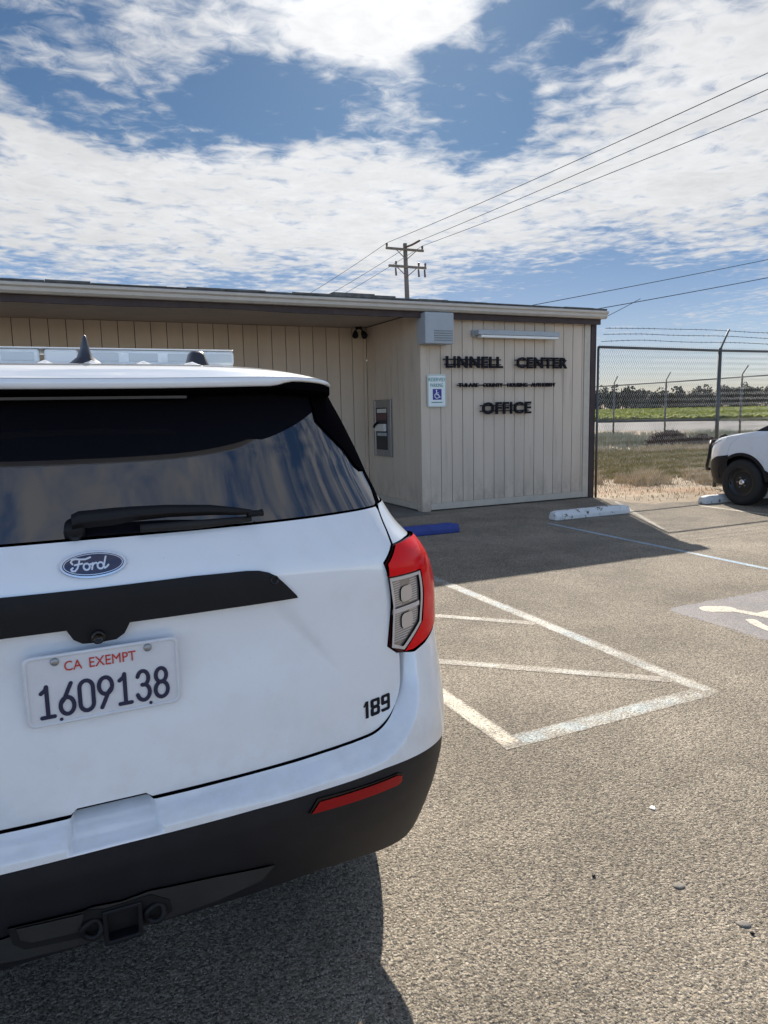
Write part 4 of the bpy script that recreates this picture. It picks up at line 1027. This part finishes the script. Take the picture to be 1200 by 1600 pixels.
# blocky 1 8 9 , 48 mm tall
d1 = [decal([(0, 36), (9, 46), (15, 46), (15, 0), (5, 0), (5, 34)], 0)]
def ring(L_out, L_in): return [L_out, L_in]
def oct_(x0_, x1_, z0_, z1_, c): return [(x0_+c, z0_), (x1_-c, z0_), (x1_, z0_+c), (x1_, z1_-c), (x1_-c, z1_), (x0_+c, z1_), (x0_, z1_-c), (x0_, z0_+c)]
un = empty('unit_number'); un.parent = suv
skin('digit', [R2U(decal([(0, 34), (8, 46), (17, 46), (17, 0), (7, 0), (7, 35), (4, 31)], -.002))], gate_s, .0012, .01, 'letter_black', un, depth=0)
o8 = decal([(4, 0), (28, 0), (32, 4), (32, 19), (29, 23), (32, 27), (32, 42), (28, 46), (4, 46), (0, 42), (0, 27), (3, 23), (0, 19), (0, 4)], .0215)
skin('digit', [R2U(o8), R2U(decal(oct_(11, 22, 9, 19, 1.5), .0215)), R2U(decal(oct_(11, 22, 28, 38, 1.5), .0215))], gate_s, .0012, .01, 'letter_black', un, depth=0)
o9 = decal([(4, 0), (28, 0), (32, 4), (32, 42), (28, 46), (4, 46), (0, 42), (0, 23), (4, 19), (22, 19), (22, 9), (0, 9), (0, 4)], .0575)
skin('digit', [R2U(o9), R2U(decal(oct_(11, 22, 28, 38, 1.5), .0575))], gate_s, .0012, .01, 'letter_black', un, depth=0)
# licence plate: flat panel on the gate, coordinates (x, z) from its centre
plc, pln = Vector((.004, .066, 1.071)), None
lp = empty('license_plate', plc); lp.parent = suv; lp.rotation_euler = (rad(3.0), 0, rad(1.2))
pl = lambda a, b_, d_: (a, d_, b_)
MB().prism(round_rect(.3048, .1524, .014), pl, 0, .002).build('plate', 'plate_white', lp)
ro, ri = round_rect(.3048, .1524, .014), round_rect(.290, .138, .010); nn = len(ro)
MB().add([(a, -.0004, b_) for a, b_ in ro]+[(a*.985, -.003, b_*.975) for a, b_ in ro]+[(a*1.012, -.003, b_*1.02) for a, b_ in ri]+[(a, -.0004, b_) for a, b_ in ri], [(k*nn+i, k*nn+(i+1) % nn, (k+1)*nn+(i+1) % nn, (k+1)*nn+i) for k in range(3) for i in range(nn)]).build('rim', 'plate_white', lp, smooth=True)
link('state_lettering', fit_text('CA', -.076, -.042, .0375, .0585, -.0004, .0016, .0), 'plate_red', lp)
link('state_lettering', fit_text('EXEMPT', -.028, .064, .0375, .0585, -.0004, .0016, .0), 'plate_red', lp)
Wd, Hd = .026, .066; zb0 = -.056
def dg(L, cx_): return [(cx_+a*Wd/2, zb0+b_*Hd) for a, b_ in L]
def arcn(cx_, cz_, rx, rz_, a0, a1, k=12): return arcp(cx_, cz_, rx, rz_, a0, a1, k)
GL = {'1': [[(-.75, .80), (-.1, .90), (.05, 1), (.05, 0)], [(-.85, 0), (.95, 0)]],
      '6': [[(.72, 1), (.25, .80), (-.35, .52)] + arcn(0, .28, 1, .28, 160, 520, 22)],
      '0': [[(-1, .26), (-1, .74)] + arcn(0, .76, 1, .24, 180, 0, 12) + arcn(0, .24, 1, .24, 0, -180, 12)],
      '9': [[(-.72, 0), (-.25, .20), (.35, .48)] + arcn(0, .72, 1, .28, -20, 340, 22)],
      '3': [arcn(0, .755, .86, .245, 165, -70, 14) + [(-.15, .525)], [(-.15, .525), (.25, .52)] + arcn(0, .27, .98, .27, 62, -165, 14)],
      '8': [arcn(0, .76, .84, .24, -90, 270, 20), arcn(0, .265, 1, .265, -90, 270, 20)]}
for i, ch in enumerate('1609138'):
    cx_ = -.1135+.0378*i
    strokes_xz([(dg(L, cx_), .0082) for L in GL[ch]], -.0018, -.0003).build('digit', 'plate_navy', lp)
for sx in (-.093, .089): MB().lathe([(0, .0085), (-.004, .008), (-.006, .005), (-.006, .0005)], (sx, -.0005, .061), 'y', 16).build('screw', 'screw_grey', lp, smooth=True)
for sx in (-.089, .089): MB().prism([(sx+.0036*math.cos(a), -.0655+.0036*math.sin(a)) for a in np.linspace(0, 6.283, 12, endpoint=False)], pl, -.0014, -.0003).build('bolt_hole', 'plate_navy', lp)
# roof
YR = [.16, .19, .26, .36, .55, .8, 1.2, 1.6, 2.3, 2.9, 3.2]; ZR = [1.698, 1.706, 1.725, 1.745, 1.7645, 1.774, 1.781, 1.783, 1.778, 1.747, 1.705]
_gR = np.linspace(0, 3.4, 3401); _k = np.exp(-.5*(np.arange(-150, 151)*.001/.05)**2); _k /= _k.sum(); _gRz = np.convolve(np.pad(np.interp(_gR, YR, ZR), 150, 'edge'), _k, 'valid')
RIBS = (-.06, .21, .337, -.33, -.2, .07)
def roof_z(x, y):
    ax = np.abs(x); z = np.interp(y, _gR, _gRz) - .072*np.clip(ax/.73, 0, 1.05)**5
    act = sstep((y-.63)/.10)*sstep((2.9-y)/.2)
    for r_ in (-.337, -.2, -.06, .06, .2, .337): z = z + act*.014*sstep(1-np.abs(x-r_)/.036)
    z = z + act*.012*sstep(1-np.abs(ax-.585)/.05)
    return z
def roof_s(x, y, off=0.0):
    x = np.asarray(x, float); y = np.asarray(y, float)
    def raw(x, y): return np.stack([x, y, roof_z(x, y)], -1)
    e = .004; q = raw(x, y); n = np.cross(raw(x+e, y)-raw(x-e, y), raw(x, y+e)-raw(x, y-e)); n /= np.linalg.norm(n, axis=-1, keepdims=True); return q+n*off, n
def lip_y(x): return .185 + .50*(1-(1-np.clip(np.abs(x)/.71, 0, 1)**SN)**(1/SN))
rf = [(-.71, .66)] + [(x_, .625) for x_ in (-.5, 0, .5)] + [(.71, .66), (.73, 1.4), (.73, 2.9), (.66, 3.16), (0, 3.22), (-.66, 3.16), (-.73, 2.9), (-.73, 1.4)]
skin('roof', [rf], roof_s, 0, .02, 'car_white', suv, depth=.03)
xs = [x_ for x_ in np.linspace(-.695, .695, 61)]
spo = [(x_, float(lip_y(x_))) for x_ in xs] + [(.705, .655), (.5, .620), (0, .620), (-.5, .620), (-.705, .655)]
sp_ = skin('spoiler', [spo], roof_s, 0, .02, 'car_white', suv, depth=.010)
lv, lf_ = [], []
for i, x_ in enumerate(xs):   # rolled white trailing edge, thinning towards the corners
    yl = float(lip_y(x_)); zt = float(roof_z(x_, yl)); h_ = .023-.011*float(sstep((abs(x_)-.44)/.07))
    lv += [(x_, yl-.0005, zt-.001), (x_, yl-.0035, zt-.006), (x_, yl-.0030, zt-h_+.004), (x_, yl+.003, zt-h_), (x_, yl+.03, zt-h_+.003)]
    if i: lf_ += [((i-1)*5+j, (i-1)*5+j+1, i*5+j+1, i*5+j) for j in range(4)]
o = MB().add(lv, lf_).build('trailing_edge', 'car_white', sp_, smooth=True)
# black underside of the spoiler with the high brake lamp
mb = MB(); vs, fs = [], []
NX = 61
for i, x_ in enumerate(xs):
    yl = float(lip_y(x_)); zl = float(roof_z(x_, yl))-.024+.010*float(sstep((abs(x_)-.44)/.07))
    blend = float(sstep((abs(x_)-.46)/.06)); thick = .004+.014*blend
    yg = float(gate_xyz(x_*.985, 1.695, 0, glass_s)[0].y)+.03
    vs += [(x_, yl+.004+.012*(1-blend), zl+.001), (x_, yl+.004+.012*(1-blend), zl-thick), (x_, yl+.03, zl-thick-.004), (x_*.985, max(yg, yl+.05), zl-.018-.014*blend), (x_*.985, max(yg, yl+.05)+.03, zl+.012)]
    if i: fs += [((i-1)*5+j, (i-1)*5+j+1, i*5+j+1, i*5+j) for j in range(4)]
o = mb.add(vs, fs).build('spoiler_underside', 'wing_black', suv); autosmooth(o.data, 40)
yb_ = .33; mb = MB()
mb.box(-.40, .24, .262, .275, 1.664, 1.670); mb.build('brake_lamp', 'brake_dark', suv)
# light bar, antennas
lb = empty('light_bar', (0, 1.70, 0)); lb.parent = suv
MB().box(-.67, .67, -.14, .14, 1.800, 1.828).build('base', 'bar_white', lb, bevel=.01)
for x0_, x1_ in ((-.665, -.075), (-.06, .06), (.075, .665)):
    MB().box(x0_, x1_, -.145, .145, 1.8285, 1.888).build('lens', 'bar_lens' if abs(x0_) > .07 else 'bar_white', lb, bevel=.012, seg=3)
MB().box(-.662, .662, -.149, .149, 1.8885, 1.8935).build('top_cover', 'bar_white', lb, bevel=.003)
for x_ in np.linspace(-.60, .60, 9):
    if abs(x_) > .09: MB().box(x_-.055, x_+.055, -.148, -.1455, 1.842, 1.874).build('light_module', 'bar_inner', lb, bevel=.004)
for x_ in (-.62, .62): MB().box(x_-.05, x_+.09*(1 if x_ > 0 else .5), -.06, .06, 1.755, 1.7995).build('mount_foot', 'satin_black', lb, bevel=.008)
def fin(x_, y_, h, w, L, nm='antenna'):
    z0 = float(roof_z(x_, y_))-.004; vs, fs = [], []
    rings = [(0, 1.0, 1.0, 0), (.10, .94, .86, .0), (.28, .68, .46, .012), (.55, .46, .26, .03), (.85, .26, .15, .045), (.97, .16, .10, .05), (1.0, .05, .04, .05)]
    for (f, kl, kw, sh_) in rings:
        for k in range(14):
            a = 2*math.pi*k/14; vs.append((x_+w/2*kw*math.cos(a), y_-sh_+L/2*kl*math.sin(a), z0+h*f))
    for i in range(len(rings)-1): fs += [(i*14+k, i*14+(k+1) % 14, (i+1)*14+(k+1) % 14, (i+1)*14+k) for k in range(14)]
    fs.append(tuple((len(rings)-1)*14+k for k in range(14)))
    MB().add(vs, fs).build(nm, 'antenna_dark', suv, smooth=True)
fin(.057, 1.0, .090, .108, .17)
# second antenna: blunter
z0 = float(roof_z(.405, 1.0))-.004; mb = MB(); vs, fs = [], []
for (f, w, L) in ((0, .098, .16), (.12, .092, .15), (.45, .064, .12), (.88, .050, .085), (1.0, .036, .06)):
    for k in range(14):
        a = 2*math.pi*k/14; ca, sa = math.cos(a), math.sin(a); r_ = 1/(abs(ca)**4+abs(sa)**4)**.25; vs.append((.405+w/2*ca*r_, 1.0+L/2*sa*r_, z0+.066*f))
for i in range(4): fs += [(i*14+k, i*14+(k+1) % 14, (i+1)*14+(k+1) % 14, (i+1)*14+k) for k in range(14)]
fs.append(tuple(56+k for k in range(14))); mb.add(vs, fs).build('antenna', 'antenna_dark', suv, smooth=True)
# sides
YRW, YFW, ZW, RA = 1.16, 4.18, .375, .43
def arch(yc, r, z0): 
    a0 = math.asin((z0-ZW)/r) if abs((z0-ZW)/r) < 1 else 0
    return [(yc+r*math.cos(math.pi-a0-(math.pi-2*a0)*i/24), ZW+r*math.sin(math.pi-a0-(math.pi-2*a0)*i/24)) for i in range(25)]
top = [(4.475, 1.100), (3.92, 1.205), (3.2, 1.215), (1.0, 1.255), (.60, 1.262)]
for s_ in (1, -1):
    sp = side_pt(s_)
    low_edge = [(.645, .44)] + arch(YRW, RA, .44) + arch(YFW, RA, .44) + [(4.64, .44)]
    bodyL = [(.61, .66), (.735, .662)] + arch(YRW, RA, .66)[1:-1] + [(1.60, .56), (3.74, .56)] + arch(YFW, RA, .56)[1:-1] + [(4.42, .80)] + top
    bodyL = [(.655, .66)] + arch(YRW, RA+.05, .66) + [(1.66, .56), (3.68, .56)] + [q_ for q_ in arch(YFW, RA+.05, .60) if q_[0] < 4.49] + top + [(.655, 1.05)]
    bs = skin('body_side', [bodyL], sp, -.003, .05, 'car_white', suv, depth=.03)
    clad = [(.655, .42)] + arch(YRW, RA, .42) + arch(YFW, RA, .42) + [(4.62, .42), (4.62, .60)] + arch(YFW, RA+.046, .60)[::-1] + [(3.67, .556), (1.67, .556)] + arch(YRW, RA+.046, .656)[::-1] + [(.655, .656)]
    skin('wheel_arch_cladding', [clad], sp, .006, .05, 'bumper_black', suv, depth=.05)
    skin('side_glass', [[(.82, 1.30), (3.80, 1.235), (3.05, 1.66), (1.10, 1.67), (.92, 1.60)]], sp, -.006, .06, 'car_glass', suv, depth=.01)
    skin('pillar_frame', [[(.66, 1.266), (1.0, 1.259), (3.2, 1.219), (3.95, 1.209), (3.16, 1.70), (1.0, 1.70), (.86, 1.66), (.72, 1.45), (.68, 1.36)], [(.825, 1.303), (3.79, 1.238), (3.045, 1.657), (1.10, 1.667), (.925, 1.597)]], sp, .0, .06, 'gloss_black', suv, depth=.02)
    for yd in (1.55, 2.62, 3.62):
        MB().box(min(s_*.9985, s_*1.0015), max(s_*.9985, s_*1.0015), yd-.0025, yd+.0025, .62, 1.10).build('door_gap', 'inner_black', bs)
    for yd in (1.72, 2.76): MB().tube([(s_*.99, yd, 1.06), (s_*1.03, yd+.02, 1.065), (s_*1.03, yd+.18, 1.065), (s_*.99, yd+.2, 1.06)], .012, 8).build('door_handle', 'satin_black', bs, smooth=True)
    MB().box(min(s_*.90, s_*1.13), max(s_*.90, s_*1.13), 3.42, 3.52, 1.17, 1.34).build('side_mirror', 'satin_black', suv, bevel=.03, seg=3)
    # wheels
    for yw in (YRW, YFW):
        wh = empty('wheel', (s_*.885, yw, ZW)); wh.parent = suv
        tp = [(-.11, .235), (-.12, .30), (-.115, .345), (-.085, .372), (-.05, .376), (.05, .376), (.085, .372), (.115, .345), (.12, .30), (.11, .235)]
        MB().lathe([(a*s_, r_) for a, r_ in tp], (0, 0, 0), 'x', 48).build('tyre', 'rubber', wh, smooth=True)
        MB().lathe([(s_*-.10, .234), (s_*.105, .238), (s_*.10, .222), (s_*.06, .212), (s_*.045, .16), (s_*.07, .11), (s_*.075, .06), (s_*.07, .001)], (0, 0, 0), 'x', 40).build('rim', 'wheel_black', wh, smooth=True)
        MB().lathe([(s_*.070, .052), (s_*.088, .048), (s_*.096, .030), (s_*.098, .001)], (0, 0, 0), 'x', 24).build('hub_cap', 'chrome', wh, smooth=True)
        for k in range(5):
            a = 2*math.pi*k/5; MB().lathe([(s_*.07, .011), (s_*.088, .011), (s_*.09, .001)], (0, .078*math.cos(a), .078*math.sin(a)), 'x', 8).build('wheel_nut', 'screw_grey', wh)
    MB().box(min(s_*.60, s_*.80), max(s_*.60, s_*.80), YRW-.42, YRW+.42, .30, .86).build('wheel_well', 'inner_black', suv)
    MB().box(min(s_*.60, s_*.80), max(s_*.60, s_*.80), YFW-.42, YFW+.42, .30, .86).build('wheel_well', 'inner_black', suv)
MB().box(-.74, .74, .75, 4.55, .34, .42).build('underbody', 'inner_black', suv)
MB().box(-.58, .58, .35, 4.75, .43, 1.0).build('floor_tunnel', 'inner_black', suv)
# front end
fr = [(-SL-.02, .56), (-SL*.5, .45), (0, .44), (SL*.5, .45), (SL+.02, .56), (SL+.02, 1.105), (SL*.80, 1.075), (SL*.55, 1.02), (0, 1.0), (-SL*.55, 1.02), (-SL*.80, 1.075), (-SL-.02, 1.105)]
fa = skin('front_fascia', [fr], front_pt, 0, .04, 'car_white', suv, depth=.03)
skin('front_lower', [[(-SL-.02, .32), (0, .28), (SL+.02, .32), (SL+.02, .555), (SL*.5, .445), (0, .435), (-SL*.5, .445), (-SL-.02, .555)]], front_pt, -.003, .05, 'bumper_black', suv, depth=.05)
for s_ in (1, -1):
    L = [(SL*.60, .33), (SL*.635, .48), (SL*.69, .61), (SL*.77, .71), (SL*.87, .775), (SL+.03, .808), (SL+.03, .33)]
    if s_ < 0: L = [(-a, b_) for a, b_ in L][::-1]
    skin('front_arch_cladding', [L], front_pt, .007, .04, 'bumper_black', suv, depth=.02)
skin('grille', [[(-.50, .60), (.50, .60), (.60, .86), (.52, .93), (-.52, .93), (-.60, .86)]], front_pt, .006, .05, 'gloss_black', fa, depth=.01)
for s_ in (1, -1):
    L = [(.60, .90), (.66, .985), (.84, 1.03), (1.06, 1.055), (1.02, 1.01), (.92, .965), (.80, .925), (.70, .90)]; L2 = [(.70, .905), (.72, .935), (.90, .985), (.98, .995), (.92, .962), (.80, .928)]
    if s_ < 0: L = [(-a, b_) for a, b_ in L][::-1]; L2 = [(-a, b_) for a, b_ in L2][::-1]
    hl = skin('headlamp', [L], front_pt, .006, .03, 'headlamp', suv, depth=.012); skin('side_marker', [L2], front_pt, .010, .03, 'amber', hl, depth=.004)
def hood_s(x, y, off=0.0):
    x = np.asarray(x, float); y = np.asarray(y, float)
    def raw(x, y):
        z = np.interp(y, [3.85, 4.2, 4.55, 4.82, 4.99, 5.04], [1.225, 1.19, 1.145, 1.09, 1.03, .995]) - .085*np.clip(np.abs(x)/.96, 0, 1.1)**4 + .012*sstep((np.abs(x)-.45)/.08)*sstep((.78-np.abs(x))/.1)
        return np.stack([x, y, z], -1)
    e = .004; q = raw(x, y); n = np.cross(raw(x+e, y)-raw(x-e, y), raw(x, y+e)-raw(x, y-e)); n /= np.linalg.norm(n, axis=-1, keepdims=True); return q+n*off, n
ho = [(-.95, 3.86), (.95, 3.86), (.955, 4.40), (.90, 4.66), (.76, 4.87), (.50, 5.00), (0, 5.04), (-.50, 5.00), (-.76, 4.87), (-.90, 4.66), (-.955, 4.40)]
skin('hood', [ho], hood_s, 0, .04, 'car_white', suv, depth=.03)
mb = MB(); vs, fs = [], []
for i in range(21):
    x_ = -1+2*i/20; vs += [(x_*.86, 3.93-.20*x_*x_, 1.20), (x_*.68, 3.20-.10*x_*x_, 1.695-.02*x_*x_)]
    if i: fs.append((2*i-2, 2*i, 2*i+1, 2*i-1))
mb.add(vs, fs).build('windshield', 'car_glass', suv, smooth=True)

# second vehicle nosed up to the fence: a copy with its own number-free tail and a push bumper
suv2 = copy_tree(suv, None, ('license_plate', 'unit_number', 'badge', 'wiper'))
suv2.location = (11.05, 3.89, 0)
suv2['label'] = 'white SUV at the right edge with black push bumper and chrome hub cap'
pb = empty('push_bumper', (0, 5.10, 0)); pb.parent = suv2
for x_ in (-.36, .36):
    pf = [(-.03, .36), (.06, .40), (.115, .56), (.12, .80), (.085, .98), (.0, 1.10), (-.06, 1.12), (-.10, 1.09), (-.04, 1.02), (.01, .90), (.03, .75), (.03, .55), (-.05, .42)]
    MB().prism(pf, lambda a, b_, d_: (d_, a, b_), x_-.03, x_+.03).build('upright', 'bumper_black', pb, bevel=.008)
for zz in (.52, .72, .90): MB().tube([(-.62, .02, zz), (-.36, .09, zz), (.36, .09, zz), (.62, .02, zz)], .026, 10).build('cross_bar', 'bumper_black', pb, smooth=True)
for x_ in (-.66, .66):
    MB().tube([(x_*.55, .09, .50), (x_*.95, .06, .52), (x_*1.12, -.04, .60), (x_*1.16, -.10, .76), (x_*1.10, -.08, .92), (x_*.9, .02, 1.0), (x_*.55, .06, 1.0)], .028, 10).build('side_hoop', 'bumper_black', pb, smooth=True)

# ------------------------------------------------------------------ loose bits on the asphalt
def pebble(x, y, s_, mat_, label, flat=.45, nm='stone', cat='stone'):
    mb = MB(); n = 9; vs, fs = [], []
    rings = [(.0, 1.0), (flat*.6, .92), (flat, .45)]
    jit = [random.uniform(.75, 1.2) for _ in range(n)]
    for zz, rr_ in rings:
        for k in range(n):
            a = 2*math.pi*k/n; vs.append((s_*rr_*jit[k]*math.cos(a)*1.25, s_*rr_*jit[k]*math.sin(a), s_*zz*random.uniform(.8, 1.2) if zz else -.001))
    for i in range(2):
        for k in range(n): fs.append((i*n+k, i*n+(k+1) % n, (i+1)*n+(k+1) % n, (i+1)*n+k))
    fs.append(tuple(2*n+k for k in range(n)))
    o = mb.add(vs, fs).build(nm, mat_, None, smooth=True); o.location = (x, y, .003); o.rotation_euler = (0, 0, random.uniform(0, 3))
    tag(o, label, cat, 'loose bits on the asphalt')
pebble(2.107, 2.028, .013, 'chip_white', 'bright white chip lying on the sunlit asphalt', .12, 'paint_chip', 'chip')
pebble(1.823, 1.628, .016, 'stone_grey', 'smooth grey stone set in the asphalt, farther of two', .15)
pebble(1.856, 1.405, .017, 'stone_grey', 'smooth grey stone set in the asphalt near the lower right corner', .15)
pebble(1.846, 1.364, .006, 'letter_black', 'small black pebble beside a grey stone', .7)
pebble(1.600, 1.796, .006, 'letter_black', 'small black pebble alone on the sunlit asphalt', .8)
